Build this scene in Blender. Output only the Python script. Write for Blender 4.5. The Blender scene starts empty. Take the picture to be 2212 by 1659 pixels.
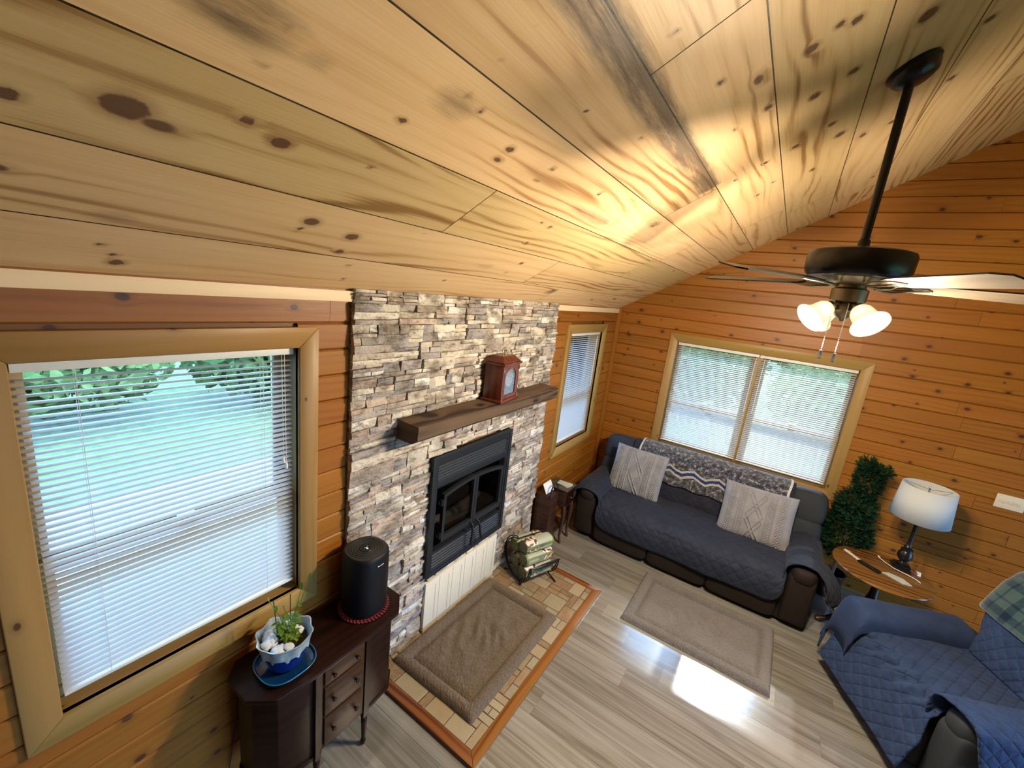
import bpy, bmesh, math, random
from mathutils import Vector, Matrix, Euler, noise as mnoise
import numpy as np

S = bpy.context.scene
COL = S.collection
PI = math.pi
random.seed(7)

# ------------------------------------------------------------------ camera
def setup_camera():
    cd = bpy.data.cameras.new('camera')
    cam = bpy.data.objects.new('camera', cd)
    COL.objects.link(cam)
    R = Vector((0.82313832, 0.55650012, 0.11292001))
    U = Vector((-0.21741265, 0.12516012, 0.96802205))
    F = Vector((-0.5245713, 0.82136628, -0.22401426))
    m = Matrix((R, U, -F)).transposed().to_4x4()
    m.translation = Vector((1.75929518, -4.92581502, 2.49))
    cam.matrix_world = m
    cd.sensor_width = 36.0
    cd.lens = 36.0 * 902.967 / 2212.0
    cd.clip_start = 0.02
    cd.clip_end = 300
    S.camera = cam
setup_camera()

# ------------------------------------------------------------------ colour management
S.view_settings.view_transform = 'Standard'
S.view_settings.look = 'None'
S.view_settings.exposure = 1.2
S.view_settings.gamma = 1.0
S.view_settings.use_curve_mapping = False
S.cycles.use_denoising = True
S.cycles.max_bounces = 7
S.cycles.diffuse_bounces = 4
S.cycles.glossy_bounces = 3
S.cycles.transmission_bounces = 4
S.cycles.transparent_max_bounces = 10
S.cycles.caustics_reflective = False
S.cycles.caustics_refractive = False
S.cycles.sample_clamp_indirect = 6.0

# ------------------------------------------------------------------ sky and daylight
SKY = 7.5
w = bpy.data.worlds.new('sky')
S.world = w
w.use_nodes = True
nt = w.node_tree
nt.nodes.clear()
wo = nt.nodes.new('ShaderNodeOutputWorld')
bg = nt.nodes.new('ShaderNodeBackground')
bg.inputs['Color'].default_value = (0.30, 0.57, 1.0, 1)
bg.inputs['Strength'].default_value = SKY
nt.links.new(bg.outputs[0], wo.inputs[0])

def area(name, loc, direction, sx, sy, power, color=(1, 1, 1), portal=False):
    l = bpy.data.lights.new(name, 'AREA')
    l.shape = 'RECTANGLE'; l.size = sx; l.size_y = sy
    l.energy = power; l.color = color
    if portal:
        l.cycles.is_portal = True
    o = bpy.data.objects.new(name, l)
    COL.objects.link(o)
    o.location = loc
    o.rotation_euler = Vector(direction).to_track_quat('-Z', 'Y').to_euler()
    o['kind'] = 'helper'
    return o
# portals only guide the sky light through the openings, they emit nothing themselves
area('window_portal', (-0.2, -4.34, 1.52), (1, 0, 0), .86, 1.26, 1, portal=True)
area('window_portal', (-0.2, -0.82, 1.52), (1, 0, 0), .85, 1.26, 1, portal=True)
area('window_portal', (1.54, 0.2, 1.52), (0, -1, 0), 1.66, 1.26, 1, portal=True)
area('window_portal', (7.4, -2.8, 1.3), (-1, 0, 0), 4.4, 2.2, 1, portal=True)

def sun():
    # low sun straight through the upper sashes of the double window
    l = bpy.data.lights.new('sun', 'SUN')
    l.energy = 1.25; l.angle = math.radians(.9); l.color = (1.0, .98, .95)
    o = bpy.data.objects.new('sun', l); COL.objects.link(o)
    e = math.atan(.85)
    o.rotation_euler = Vector((0.0, -math.cos(e), -math.sin(e))).to_track_quat('-Z', 'Y').to_euler()
    o['kind'] = 'helper'
sun()
FAN = (1.93, -2.53)
FAN_POWER = 45.0

# ------------------------------------------------------------------ node helpers
class NT:
    def __init__(self, name):
        self.m = bpy.data.materials.new(name)
        self.m.use_nodes = True
        self.t = self.m.node_tree
        self.t.nodes.clear()
        self.out = self.t.nodes.new('ShaderNodeOutputMaterial')
    def n(self, typ, ins=None, **props):
        nd = self.t.nodes.new('ShaderNode' + typ)
        for k, v in props.items():
            setattr(nd, k, v)
        for k, v in (ins or {}).items():
            self.set(nd.inputs[k], v)
        return nd
    def set(self, sock, v):
        if hasattr(v, 'is_output') or isinstance(v, bpy.types.NodeSocket):
            self.t.links.new(v, sock)
        else:
            if sock.type == 'RGBA' and len(v) == 3:
                v = (*v, 1)
            sock.default_value = v
    def math(self, op, a, b=None, c=None, clamp=False):
        nd = self.n('Math', operation=op, use_clamp=clamp)
        self.set(nd.inputs[0], a)
        if b is not None: self.set(nd.inputs[1], b)
        if c is not None: self.set(nd.inputs[2], c)
        return nd.outputs[0]
    def maprange(self, v, a, b, c=0., d=1., smooth=False):
        nd = self.n('MapRange', clamp=True)
        if smooth: nd.interpolation_type = 'SMOOTHSTEP'
        for i, x in enumerate((v, a, b, c, d)):
            self.set(nd.inputs[i], x)
        return nd.outputs[0]
    def mix(self, fac, a, b, blend='MIX'):
        nd = self.n('Mix', data_type='RGBA', blend_type=blend)
        self.set(nd.inputs[0], fac); self.set(nd.inputs[6], a); self.set(nd.inputs[7], b)
        return nd.outputs[2]
    def ramp(self, fac, stops, interp='LINEAR'):
        nd = self.n('ValToRGB', {'Fac': fac})
        cr = nd.color_ramp
        cr.interpolation = interp
        while len(cr.elements) < len(stops): cr.elements.new(0.5)
        for e, (p, c) in zip(cr.elements, stops):
            e.position = p; e.color = (*c, 1)
        return nd.outputs[0]
    def scale(self, vec, s):
        nd = self.n('VectorMath', {0: vec, 1: s}, operation='MULTIPLY')
        return nd.outputs[0]
    def noise(self, vec, scale=1., detail=2., rough=.5, dist=0.):
        nd = self.n('TexNoise', {'Vector': vec, 'Scale': scale, 'Detail': detail, 'Roughness': rough, 'Distortion': dist})
        return nd.outputs['Fac']
    def bump(self, h, strength=.3, dist=.01):
        return self.n('Bump', {'Height': h, 'Strength': strength, 'Distance': dist}).outputs[0]
    def uv(self):
        return self.n('UVMap', uv_map='UVMap').outputs[0]
    def obj(self):
        return self.n('TexCoord').outputs['Object']
    def gen(self):
        return self.n('NewGeometry').outputs['Position']
    def tone(self):
        return self.n('Attribute', attribute_name='tone').outputs['Color']
    def bsdf(self, **kw):
        p = self.n('BsdfPrincipled')
        names = {'color': 'Base Color', 'rough': 'Roughness', 'metal': 'Metallic', 'normal': 'Normal', 'spec': 'Specular IOR Level',
                 'emit': 'Emission Color', 'estr': 'Emission Strength', 'sheen': 'Sheen Weight', 'coat': 'Coat Weight', 'alpha': 'Alpha',
                 'coatr': 'Coat Roughness', 'sheenr': 'Sheen Roughness'}
        for k, v in kw.items():
            self.set(p.inputs[names[k]], v)
        self.t.links.new(p.outputs[0], self.out.inputs[0])
        return p
    def finish(self, shader):
        self.t.links.new(shader, self.out.inputs[0])
        return self.m

def plain(name, color, rough=.5, metal=0., noise_amt=.06, bump=0., scale=30., **kw):
    t = NT(name)
    o = t.obj()
    nz = t.noise(o, scale, 3)
    c = t.mix(nz, tuple(x * (1 - noise_amt) for x in color), tuple(min(1, x * (1 + noise_amt)) for x in color))
    a = dict(color=c, rough=rough, metal=metal, **kw)
    if bump:
        a['normal'] = t.bump(nz, bump, .004)
    t.bsdf(**a)
    return t.m

def wood(name, light, mid, dark, ring=38., rough=.42, ku=2.2, kv=4.2, kr=.11, gate=.62, spec=.4, marks=False, warp=1.0, knotcol=(.06, .02, .008), coat=0., ring_c=.45, bump=.12, grainamp=.35, bc=.5, tv=.6, gs=(3.5, 130), tgv=.35, hv=.02):
    t = NT(name)
    uv = t.uv()
    tone = t.n('SeparateColor', {0: t.tone()})
    tr, tg, tb = tone.outputs[0], tone.outputs[1], tone.outputs[2]
    sep = t.n('SeparateXYZ', {0: uv})
    u, v = sep.outputs[0], sep.outputs[1]
    warpn = t.noise(t.scale(uv, (.55, 3.2, 1)), 1., 2, .5)
    # knots
    vor = t.n('TexVoronoi', {'Vector': t.scale(uv, (ku, kv, 1)), 'Scale': 1.0, 'Randomness': .9}, feature='F1', voronoi_dimensions='2D')
    vsep = t.n('SeparateColor', {0: vor.outputs['Color']})
    wob = t.math('MULTIPLY', t.math('SUBTRACT', t.noise(t.scale(uv, (30, 40, 1)), 1., 1), .5), kr * .5)
    kd = t.math('ADD', t.math('ADD', vor.outputs['Distance'], wob), t.math('MULTIPLY', t.math('LESS_THAN', vsep.outputs[0], gate), 9.))
    krr = t.math('MULTIPLY', t.math('ADD', vsep.outputs[1], .35), kr)
    kmask = t.math('SUBTRACT', 1., t.maprange(t.math('DIVIDE', kd, krr), .55, 1.05, smooth=True))
    kfall = t.maprange(t.math('DIVIDE', kd, krr), 0., 3.0, 1., 0., smooth=True)
    halo = t.maprange(t.math('DIVIDE', kd, krr), .8, 2.2, .35, 0.)
    if marks:
        mk = t.n('SeparateColor', {0: t.n('Attribute', attribute_name='mark').outputs['Color']})
        wb2 = t.math('MULTIPLY', t.math('SUBTRACT', t.noise(t.scale(uv, (60, 60, 1)), 1., 2), .5), .18)
        mm = t.math('ADD', mk.outputs[0], wb2)
        kmask = t.math('MAXIMUM', kmask, t.maprange(mm, .5, .62, smooth=True))
        kfall = t.math('MAXIMUM', kfall, mk.outputs[0])
        halo = t.math('MAXIMUM', halo, t.maprange(mk.outputs[0], .15, .55, 0., .5))
    ph = t.math('ADD', t.math('MULTIPLY', v, ring), t.math('ADD', t.math('MULTIPLY', warpn, 9. * warp), t.math('MULTIPLY', kfall, 1.4)))
    rings = t.math('ADD', t.math('MULTIPLY', t.math('SINE', t.math('MULTIPLY', ph, 2.6)), .5), .5)
    rings = t.math('MULTIPLY', t.math('POWER', rings, 1.8), t.maprange(t.noise(t.scale(uv, (.5, 6., 1)), 1., 2), .38, .62, .25, 1.5))
    fine = t.noise(t.scale(uv, (gs[0], gs[1], 1)), 1., 2, .6)
    broad = t.noise(t.scale(uv, (.8, 5., 1)), 1., 3, .55)
    f = t.math('ADD', t.math('MULTIPLY', rings, ring_c), t.math('ADD', t.math('MULTIPLY', fine, grainamp), t.math('MULTIPLY', broad, bc)))
    f = t.math('ADD', f, t.math('MULTIPLY', t.math('SUBTRACT', tg, .5), tgv))
    c = t.ramp(f, [(.3, light), (.72, mid), (1., dark)])
    val = t.math('ADD', .98 - tv * .5, t.math('MULTIPLY', tr, tv))
    hsv = t.n('HueSaturation', {'Hue': t.math('ADD', .5 - hv / 2, t.math('MULTIPLY', tb, hv)), 'Saturation': 1.0, 'Value': val, 'Fac': 1., 'Color': c})
    c = t.mix(halo, hsv.outputs[0], tuple(.5 * (a + b) for a, b in zip(dark, knotcol)))
    c = t.mix(t.math('MULTIPLY', kmask, .88), c, knotcol)
    if marks:
        sn = t.noise(t.scale(uv, (4, 30, 1)), 1., 5, .75)
        st = t.maprange(t.math('MULTIPLY', mk.outputs[1], t.math('ADD', .05, t.math('MULTIPLY', sn, 1.5))), .28, .85, 0., .8)
        c = t.mix(st, c, (.055, .04, .03))
    nrm = t.bump(t.math('ADD', fine, t.math('MULTIPLY', kmask, -.8)), bump, .003)
    a = dict(color=c, rough=t.maprange(fine, 0., 1., rough - .06, rough + .1), normal=nrm, spec=spec)
    if coat: a['coat'] = coat; a['coatr'] = .1
    t.bsdf(**a)
    return t.m

M = {}
M['ceil'] = wood('pine_ceiling', (.80, .58, .33), (.69, .46, .225), (.32, .16, .05), ring=40, rough=.5, gate=.95, kr=.06, marks=True, spec=.4, warp=1.7, ring_c=.28, bump=.25, bc=.75, knotcol=(.10, .04, .018))
M['wall'] = wood('varnished_pine_wall', (0.3312, 0.1288, 0.0160), (0.2484, 0.0856, 0.0080), (0.1104, 0.0313, 0.0040), ring=60, rough=.42, tgv=.14, hv=.008, gate=.64, ku=5.2, kv=7.2, kr=.095, spec=.35, ring_c=.16, grainamp=.25, knotcol=(.045, .014, .008), bc=.7, tv=.28, warp=1.5)
M['trim'] = wood('pale_pine_trim', (0.3344, 0.2021, 0.0612), (0.2816, 0.1591, 0.0396), (0.1760, 0.0860, 0.0180), ring=50, rough=.42, gate=.80, ku=5, kv=9, kr=.08, ring_c=.15, grainamp=.2, spec=.35, tv=.3)
M['floor'] = wood('laminate_floor', (0.2943, 0.2893, 0.2658), (0.2091, 0.2009, 0.1788), (0.1232, 0.1082, 0.0897), ring=26, rough=.15, gate=.985, kr=.06, ku=1.5, kv=5, spec=1.0, warp=1.4, ring_c=.12, bump=.04, grainamp=.8, gs=(1.0, 50), coat=.8, knotcol=(.07, .045, .03), bc=.7, tv=.5)
M['palepine'] = wood('pale_new_pine', (.72, .56, .36), (.66, .50, .30), (.5, .34, .17), ring=50, rough=.45, gate=.85, ku=3, kv=9, kr=.06, ring_c=.12, grainamp=.2, spec=.3, tv=.2)
M['oak'] = wood('oak_border', (0.2340, 0.0935, 0.0180), (0.1690, 0.0550, 0.0072), (0.0845, 0.0193, 0.0016), ring=60, rough=.33, gate=.99, spec=.5, ring_c=.55)
M['beam'] = wood('dark_beam', (.11, .066, .034), (.065, .037, .019), (.02, .011, .006), ring=26, rough=.62, gate=.6, ku=3, kv=6, kr=.12, knotcol=(.008, .004, .002), bump=.6)
M['mahog'] = wood('mahogany', (.018, .005, .003), (.010, .003, .0016), (.005, .0015, .001), ring=40, rough=.35, gate=.99, spec=.2, ring_c=.3)
M['walnut'] = wood('walnut_fronts', (.048, .020, .007), (.032, .013, .0045), (.015, .006, .002), ring=45, rough=.4, gate=.99, spec=.3, ring_c=.4)
M['tabletop'] = wood('table_oak', (.21, .10, .025), (.15, .065, .014), (.08, .03, .006), ring=36, rough=.3, gate=.99, spec=.5, ring_c=.5)
M['darkwood'] = wood('dark_stained_wood', (.05, .02, .012), (.03, .012, .007), (.012, .005, .003), ring=36, rough=.35, gate=.99, spec=.5, ring_c=.3)
M['clockwood'] = wood('clock_wood', (.12, .025, .010), (.075, .013, .006), (.03, .006, .003), ring=50, rough=.22, gate=.99, spec=.6, ring_c=.3)
M['blade'] = wood('fan_blade_wood', (.095, .075, .054), (.08, .062, .043), (.05, .036, .024), ring=50, rough=.4, gate=.97, ring_c=.35)
M['black'] = plain('black_painted_metal', (.012, .011, .011), .32, .3)
M['matteblack'] = plain('matte_black', (.004, .004, .005), .5, spec=.25)
M['stove'] = plain('stove_black', (.011, .012, .014), .5, .1, bump=.05)
M['stovegrey'] = plain('louver_charcoal', (.035, .042, .052), .45, .2)
M['iron'] = plain('wrought_iron', (.018, .017, .016), .4, .6)
M['pewter'] = plain('aged_pewter', (.22, .18, .13), .35, .85)
M['brass'] = plain('brass', (.75, .55, .25), .25, .95)
M['chrome'] = plain('silver_metal', (.6, .58, .55), .25, .95)
M['white'] = plain('white_plastic', (.72, .70, .66), .45)
M['cream'] = plain('cream_enamel', (.70, .62, .47), .5, noise_amt=.04)
M['sash'] = wood('pine_sash', (.40, .26, .11), (.34, .21, .08), (.22, .12, .04), ring=50, rough=.45, gate=.95, ring_c=.15, grainamp=.2, tv=.2)
M['rail'] = plain('weathered_white_rail', (.26, .27, .28), .6)
M['paper'] = plain('paper', (.75, .76, .76), .7)
M['rubber'] = plain('dark_rubber', (.02, .02, .02), .6)
M['soil'] = plain('soil', (.04, .025, .015), .9, bump=.5)
M['cobalt'] = plain('cobalt_glaze', (.006, .018, .16), .12, spec=.7)
M['turq'] = plain('turquoise_glaze', (.006, .13, .26), .12, spec=.7)
M['dish'] = plain('deep_blue_glaze', (.004, .035, .11), .12, spec=.7)
M['rimglaze'] = plain('pale_drip_glaze', (.34, .42, .44), .2, noise_amt=.4, scale=60)
M['rockwhite'] = plain('white_rock', (.62, .66, .70), .6, noise_amt=.15, bump=.6, scale=60)
M['concrete'] = plain('concrete', (.4, .38, .35), .9)

def fabric(name, c1, c2, quilt=0., rough=.9, weave=600., sheen=.04, mott=12., bump=.25, qstr=.6, spec=.15):
    t = NT(name)
    uv = t.uv()
    o = t.obj()
    nz = t.noise(o, mott, 4, .6)
    wv = t.noise(o, weave, 1)
    c = t.mix(t.maprange(nz, .3, .7), c1, c2)
    c = t.mix(t.maprange(wv, .3, .7, 0., .25), c, tuple(x * .6 for x in c1))
    h = t.math('MULTIPLY', wv, .12)
    if quilt:
        sp = t.n('SeparateXYZ', {0: uv})
        k = PI / quilt
        a = t.math('ABSOLUTE', t.math('SINE', t.math('MULTIPLY', t.math('ADD', sp.outputs[0], sp.outputs[1]), k)))
        b = t.math('ABSOLUTE', t.math('SINE', t.math('MULTIPLY', t.math('SUBTRACT', sp.outputs[0], sp.outputs[1]), k)))
        q = t.math('POWER', t.math('MINIMUM', a, b), .45)
        h = t.math('ADD', t.math('MULTIPLY', q, qstr * 1.6), t.math('ADD', h, t.math('MULTIPLY', t.noise(o, 22, 3), .9)))
    else:
        h = t.math('ADD', h, t.math('MULTIPLY', nz, .6))
    t.bsdf(color=c, rough=rough, sheen=sheen, sheenr=.5, normal=t.bump(h, bump, .016), spec=spec)
    return t.m
M['slate'] = fabric('slate_blue_quilt', (0.0105, 0.0150, 0.0320), (0.0180, 0.0248, 0.0480), quilt=.10, bump=.4, rough=.75, spec=.3)
M['slate_plain'] = fabric('slate_blue_fabric', (.018, .025, .044), (.028, .038, .065), bump=.3, rough=.8, spec=.25)
M['navy'] = fabric('dark_navy_quilt', (.016, .017, .028), (.026, .027, .042), quilt=.08, bump=.35)
M['rec_blue'] = fabric('denim_blue_quilt', (.012, .028, .080), (.022, .046, .118), quilt=.09, bump=.7, rough=.8, spec=.25)
M['rec_blue_plain'] = fabric('denim_blue_fabric', (.014, .028, .075), (.022, .042, .108), bump=.3, rough=.8, spec=.25)
M['leather'] = plain('brown_microsuede', (.014, .009, .007), .75, bump=.25, scale=14, noise_amt=.25, spec=.25)
M['leather2'] = plain('charcoal_microsuede', (.024, .028, .032), .75, bump=.3, scale=12, noise_amt=.25, spec=.25)
M['knit'] = fabric('cream_knit', (0.2150, 0.2090, 0.2214), (0.2666, 0.2660, 0.2808), rough=.95, weave=350, bump=.4, sheen=.1)
M['red_crochet'] = plain('red_crochet', (.16, .014, .018), .9, noise_amt=.6, scale=90, bump=.4)
M['shade'] = None

def fleece(name, c1, c2):
    t = NT(name)
    g = t.obj()
    n1 = t.noise(g, 150, 3, .7); n2 = t.noise(g, 9, 3)
    sp = t.n('SeparateXYZ', {0: g})
    n3 = t.noise(g, 55, 3, .7)
    rib = t.math('SINE', t.math('MULTIPLY', t.math('ADD', sp.outputs[0], sp.outputs[1]), 520.))
    c = t.mix(t.maprange(n1, .35, .65), c1, c2)
    c = t.mix(t.maprange(n2, .4, .7, 0., .3), c, tuple(x * .7 for x in c1))
    h = t.math('ADD', t.math('ADD', t.math('MULTIPLY', n1, 1.), t.math('MULTIPLY', n3, 1.2)), t.math('MULTIPLY', rib, .12))
    c = t.mix(t.maprange(n3, .35, .6, .35, 0.), c, tuple(x * .55 for x in c1))
    t.bsdf(color=c, rough=.95, sheen=.15, normal=t.bump(h, .9, .012), spec=.1)
    return t.m
M['fleece'] = fleece('beige_fleece', (0.1275, 0.0886, 0.0540), (0.2125, 0.1558, 0.1013))
M['fleece2'] = fleece('tan_fleece', (0.1480, 0.1320, 0.1235), (0.2146, 0.2000, 0.1995))

def stone_mat():
    t = NT('ledge_stone')
    g = t.gen()
    tn = t.tone()
    n1 = t.noise(t.scale(g, (1, 1, 2.4)), 14, 5, .65)
    n2 = t.noise(t.scale(g, (1, 1, 1.6)), 5.5, 4, .6)
    c = t.mix(t.maprange(n2, .46, .62, 0., .8), tn, (.11, .085, .062))
    c = t.mix(t.maprange(n1, .35, .6, .3, 0.), c, (.64, .56, .42))
    c = t.mix(t.maprange(n1, .54, .66, 0., .7), c, (.10, .065, .04))
    t.bsdf(color=c, rough=.85, spec=.2, normal=t.bump(t.math('ADD', n1, t.noise(g, 60, 3)), .8, .012))
    return t.m
M['stone'] = stone_mat()
def tile_mat():
    t = NT('hearth_tile_stone')
    g = t.gen()
    n1 = t.noise(g, 22, 5, .65)
    c = t.mix(t.maprange(n1, .35, .7, 0., .5), t.tone(), (.34, .27, .17))
    c = t.mix(t.maprange(n1, .6, .75, 0., .4), c, (.17, .10, .05))
    t.bsdf(color=c, rough=.55, spec=.35, normal=t.bump(n1, .4, .006))
    return t.m
M['tile'] = tile_mat()
M['grout'] = plain('grout', (.07, .05, .03), .9)

def glass_mat():
    t = NT('window_glass')
    tr = t.n('BsdfTransparent', {'Color': (.93, .96, .96, 1)})
    gl = t.n('BsdfGlossy', {'Roughness': .02})
    fr = t.n('Fresnel', {'IOR': 1.45})
    mx = t.n('MixShader', {0: fr.outputs[0], 1: tr.outputs[0], 2: gl.outputs[0]})
    return t.finish(mx.outputs[0])
M['glass'] = glass_mat()
def slat_mat():
    t = NT('blind_slat')
    d = t.n('BsdfPrincipled', {'Base Color': (.66, .69, .72, 1), 'Roughness': .35})
    tr = t.n('BsdfTranslucent', {'Color': (.8, .8, .76, 1)})
    mx = t.n('MixShader', {0: .42, 1: d.outputs[0], 2: tr.outputs[0]})
    return t.finish(mx.outputs[0])
M['slat'] = slat_mat()
def linen():
    t = NT('lamp_shade_linen')
    o = t.obj()
    nz = t.noise(t.scale(o, (1, 1, 1)), 300, 2)
    c = t.mix(nz, (0.5412, 0.5670, 0.5684), (0.6396, 0.6750, 0.6860))
    d = t.n('BsdfDiffuse', {'Color': c})
    tr = t.n('BsdfTranslucent', {'Color': c})
    mx = t.n('MixShader', {0: .3, 1: d.outputs[0], 2: tr.outputs[0]})
    return t.finish(mx.outputs[0])
M['linen'] = linen()
def frosted():
    t = NT('lit_frosted_glass')
    lw = t.n('LayerWeight', {'Blend': .35})
    c = t.mix(lw.outputs['Facing'], (1.0, .90, .62), (1.0, .70, .26))
    s = t.maprange(lw.outputs['Facing'], 0., 1., .95, .30)
    e = t.n('Emission', {'Color': c, 'Strength': s})
    g = t.n('BsdfPrincipled', {'Base Color': (.012, .011, .009, 1), 'Roughness': .4, 'Specular IOR Level': .1})
    mx = t.n('AddShader', {0: e.outputs[0], 1: g.outputs[0]})
    return t.finish(mx.outputs[0])
M['frost'] = frosted()
def leaf_mat(name, c1, c2, tl=.25):
    t = NT(name)
    nz = t.noise(t.obj(), 6, 3)
    c = t.mix(t.maprange(nz, .3, .7), c1, c2)
    d = t.n('BsdfDiffuse', {'Color': c})
    tr = t.n('BsdfTranslucent', {'Color': c})
    mx = t.n('MixShader', {0: tl, 1: d.outputs[0], 2: tr.outputs[0]})
    return t.finish(mx.outputs[0])
M['leaf_dark'] = leaf_mat('topiary_leaf', (.006, .022, .011), (.016, .046, .022), .12)
M['leaf_pot'] = leaf_mat('seedling_leaf', (.08, .20, .03), (.26, .34, .05), .3)
M['leaf_tree'] = leaf_mat('tree_leaf', (0.0375, 0.0980, 0.0280), (0.1350, 0.1960, 0.0560), .4)
M['leaf_tree2'] = leaf_mat('light_tree_leaf', (.09, .16, .05), (.24, .30, .10), .4)
M['bark'] = plain('bark', (.09, .065, .045), .9, bump=.6)
# ------------------------------------------------------------------ mesh builder
class MB:
    def __init__(self):
        self.v = []; self.f = []; self.uv = []; self.t = []; self.m = []
        self.tone = (.5, .5, .5)
        self.mi = 0
    def add(self, verts, faces, uvs=None, tone=None):
        b = len(self.v)
        self.v.extend([tuple(p) for p in verts])
        for i, f in enumerate(faces):
            self.f.append([b + k for k in f])
            self.uv.append(uvs[i] if uvs else [(verts[k][0] + verts[k][2] * .37, verts[k][1] + verts[k][2]) for k in f])
            self.t.append(tone or self.tone)
            self.m.append(self.mi)
    def box(self, a, b, grain='x', tone=None, xf=None, rnd=True):
        x0, y0, z0 = a; x1, y1, z1 = b
        P = [(x0, y0, z0), (x1, y0, z0), (x1, y1, z0), (x0, y1, z0), (x0, y0, z1), (x1, y0, z1), (x1, y1, z1), (x0, y1, z1)]
        F = [(0, 3, 2, 1), (4, 5, 6, 7), (0, 1, 5, 4), (1, 2, 6, 5), (2, 3, 7, 6), (3, 0, 4, 7)]
        g = 'xyz'.index(grain)
        ou, ov = (random.uniform(0, 50), random.uniform(0, 50)) if rnd else (0, 0)
        uvs = []
        for f in F:
            q = [P[k] for k in f]
            ext = [max(p[i] for p in q) - min(p[i] for p in q) for i in range(3)]
            flat = min(range(3), key=lambda i: ext[i])
            ax = [i for i in range(3) if i != flat]
            if g in ax:
                o = [i for i in ax if i != g][0]
                uvs.append([(p[g] + ou, p[o] + ov) for p in q])
            else:
                uvs.append([(p[ax[0]] * .2 + ou, p[ax[1]] + ov) for p in q])
        if xf is not None: P = [tuple(xf @ Vector(p)) for p in P]
        self.add(P, F, uvs, tone)
    def prism(self, poly, z0, z1, axis='z', grain=0, tone=None, xf=None, cap=True):
        """poly: 2D points ccw, extruded along axis"""
        n = len(poly)
        def mk(p, h):
            return {'z': (p[0], p[1], h), 'x': (h, p[0], p[1]), 'y': (p[0], h, p[1])}[axis]
        P = [mk(p, z0) for p in poly] + [mk(p, z1) for p in poly]
        F = []; uvs = []
        ou, ov = random.uniform(0, 50), random.uniform(0, 50)
        d = 0
        for i in range(n):
            j = (i + 1) % n
            F.append((i, j, n + j, n + i))
            L = math.dist(poly[i], poly[j])
            if grain == 2: uvs.append([(z0 + ou, d + ov), (z0 + ou, d + L + ov), (z1 + ou, d + L + ov), (z1 + ou, d + ov)])
            else: uvs.append([(d + ou, z0 + ov), (d + L + ou, z0 + ov), (d + L + ou, z1 + ov), (d + ou, z1 + ov)])
            d += L
        if cap:
            sw = (lambda p: (p[1] + ou, p[0] + ov)) if grain == 1 else (lambda p: (p[0] + ou, p[1] + ov))
            F.append(tuple(reversed(range(n)))); uvs.append([sw(poly[k]) for k in reversed(range(n))])
            F.append(tuple(range(n, 2 * n))); uvs.append([sw(poly[k]) for k in range(n)])
        if xf is not None: P = [tuple(xf @ Vector(p)) for p in P]
        self.add(P, F, uvs, tone)
    def lathe(self, prof, c=(0, 0, 0), seg=28, xf=None, sx=1., sy=1., close=False, tone=None):
        P = []; F = []; uvs = []
        n = len(prof)
        for i in range(seg):
            a = 2 * PI * i / seg
            for r, z in prof:
                P.append((c[0] + r * math.cos(a) * sx, c[1] + r * math.sin(a) * sy, c[2] + z))
        for i in range(seg):
            j = (i + 1) % seg
            for k in range(n - 1):
                F.append((i * n + k, j * n + k, j * n + k + 1, i * n + k + 1))
                uvs.append([(k * .05, i / seg), (k * .05, (i + 1) / seg), (k * .05 + .05, (i + 1) / seg), (k * .05 + .05, i / seg)])
        for k, rev in ((0, True), (n - 1, False)):
            if prof[k][0] > 1e-5 and not close:
                idx = [i * n + k for i in range(seg)]
                if rev: idx.reverse()
                F.append(tuple(idx)); uvs.append([(P[q][0], P[q][1]) for q in idx])
        if xf is not None: P = [tuple(xf @ Vector(p)) for p in P]
        self.add(P, F, uvs, tone)
    def tube(self, path, r, seg=10, close=False, cap=True, tone=None):
        path = [Vector(p) for p in path]
        n = len(path)
        rs = r if isinstance(r, (list, tuple)) else [r] * n
        P = []; F = []; uvs = []
        T = []
        for i in range(n):
            a = path[i - 1] if (i > 0 or close) else path[i]
            b = path[(i + 1) % n] if (i < n - 1 or close) else path[i]
            T.append((b - a).normalized())
        up = Vector((0, 0, 1)) if abs(T[0].z) < .9 else Vector((1, 0, 0))
        nrm = T[0].cross(up).normalized()
        d = 0; ds = []
        for i in range(n):
            if i:
                nrm = (nrm - T[i] * nrm.dot(T[i])).normalized()
                d += (path[i] - path[i - 1]).length
            ds.append(d)
            bn = T[i].cross(nrm)
            for k in range(seg):
                a = 2 * PI * k / seg
                P.append(tuple(path[i] + (nrm * math.cos(a) + bn * math.sin(a)) * rs[i]))
        for i in range(n if close else n - 1):
            j = (i + 1) % n
            for k in range(seg):
                l = (k + 1) % seg
                F.append((i * seg + k, i * seg + l, j * seg + l, j * seg + k))
                uvs.append([(ds[i], k / seg * .1), (ds[i], (k + 1) / seg * .1), (ds[j], (k + 1) / seg * .1), (ds[j], k / seg * .1)])
        if cap and not close:
            F.append(tuple(reversed(range(seg)))); uvs.append([(0, 0)] * seg)
            F.append(tuple(range((n - 1) * seg, n * seg))); uvs.append([(0, 0)] * seg)
        self.add(P, F, uvs, tone)
    def grid(self, fn, nu, nv, uvf=None, cu=False, cv=False, flip=False, tone=None):
        P = []; Q = []
        U = nu if cu else nu + 1; V = nv if cv else nv + 1
        for i in range(U):
            for j in range(V):
                P.append(tuple(fn(i / nu, j / nv)))
        F = []; uvs = []
        for i in range(nu):
            for j in range(nv):
                a = (i % U) * V + j % V; b = ((i + 1) % U) * V + j % V
                c = ((i + 1) % U) * V + (j + 1) % V; d = (i % U) * V + (j + 1) % V
                f = (a, b, c, d)
                q = [(i / nu, j / nv), ((i + 1) / nu, j / nv), ((i + 1) / nu, (j + 1) / nv), (i / nu, (j + 1) / nv)]
                if flip: f = f[::-1]; q = q[::-1]
                F.append(f); uvs.append([uvf(*x) for x in q] if uvf else q)
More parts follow.
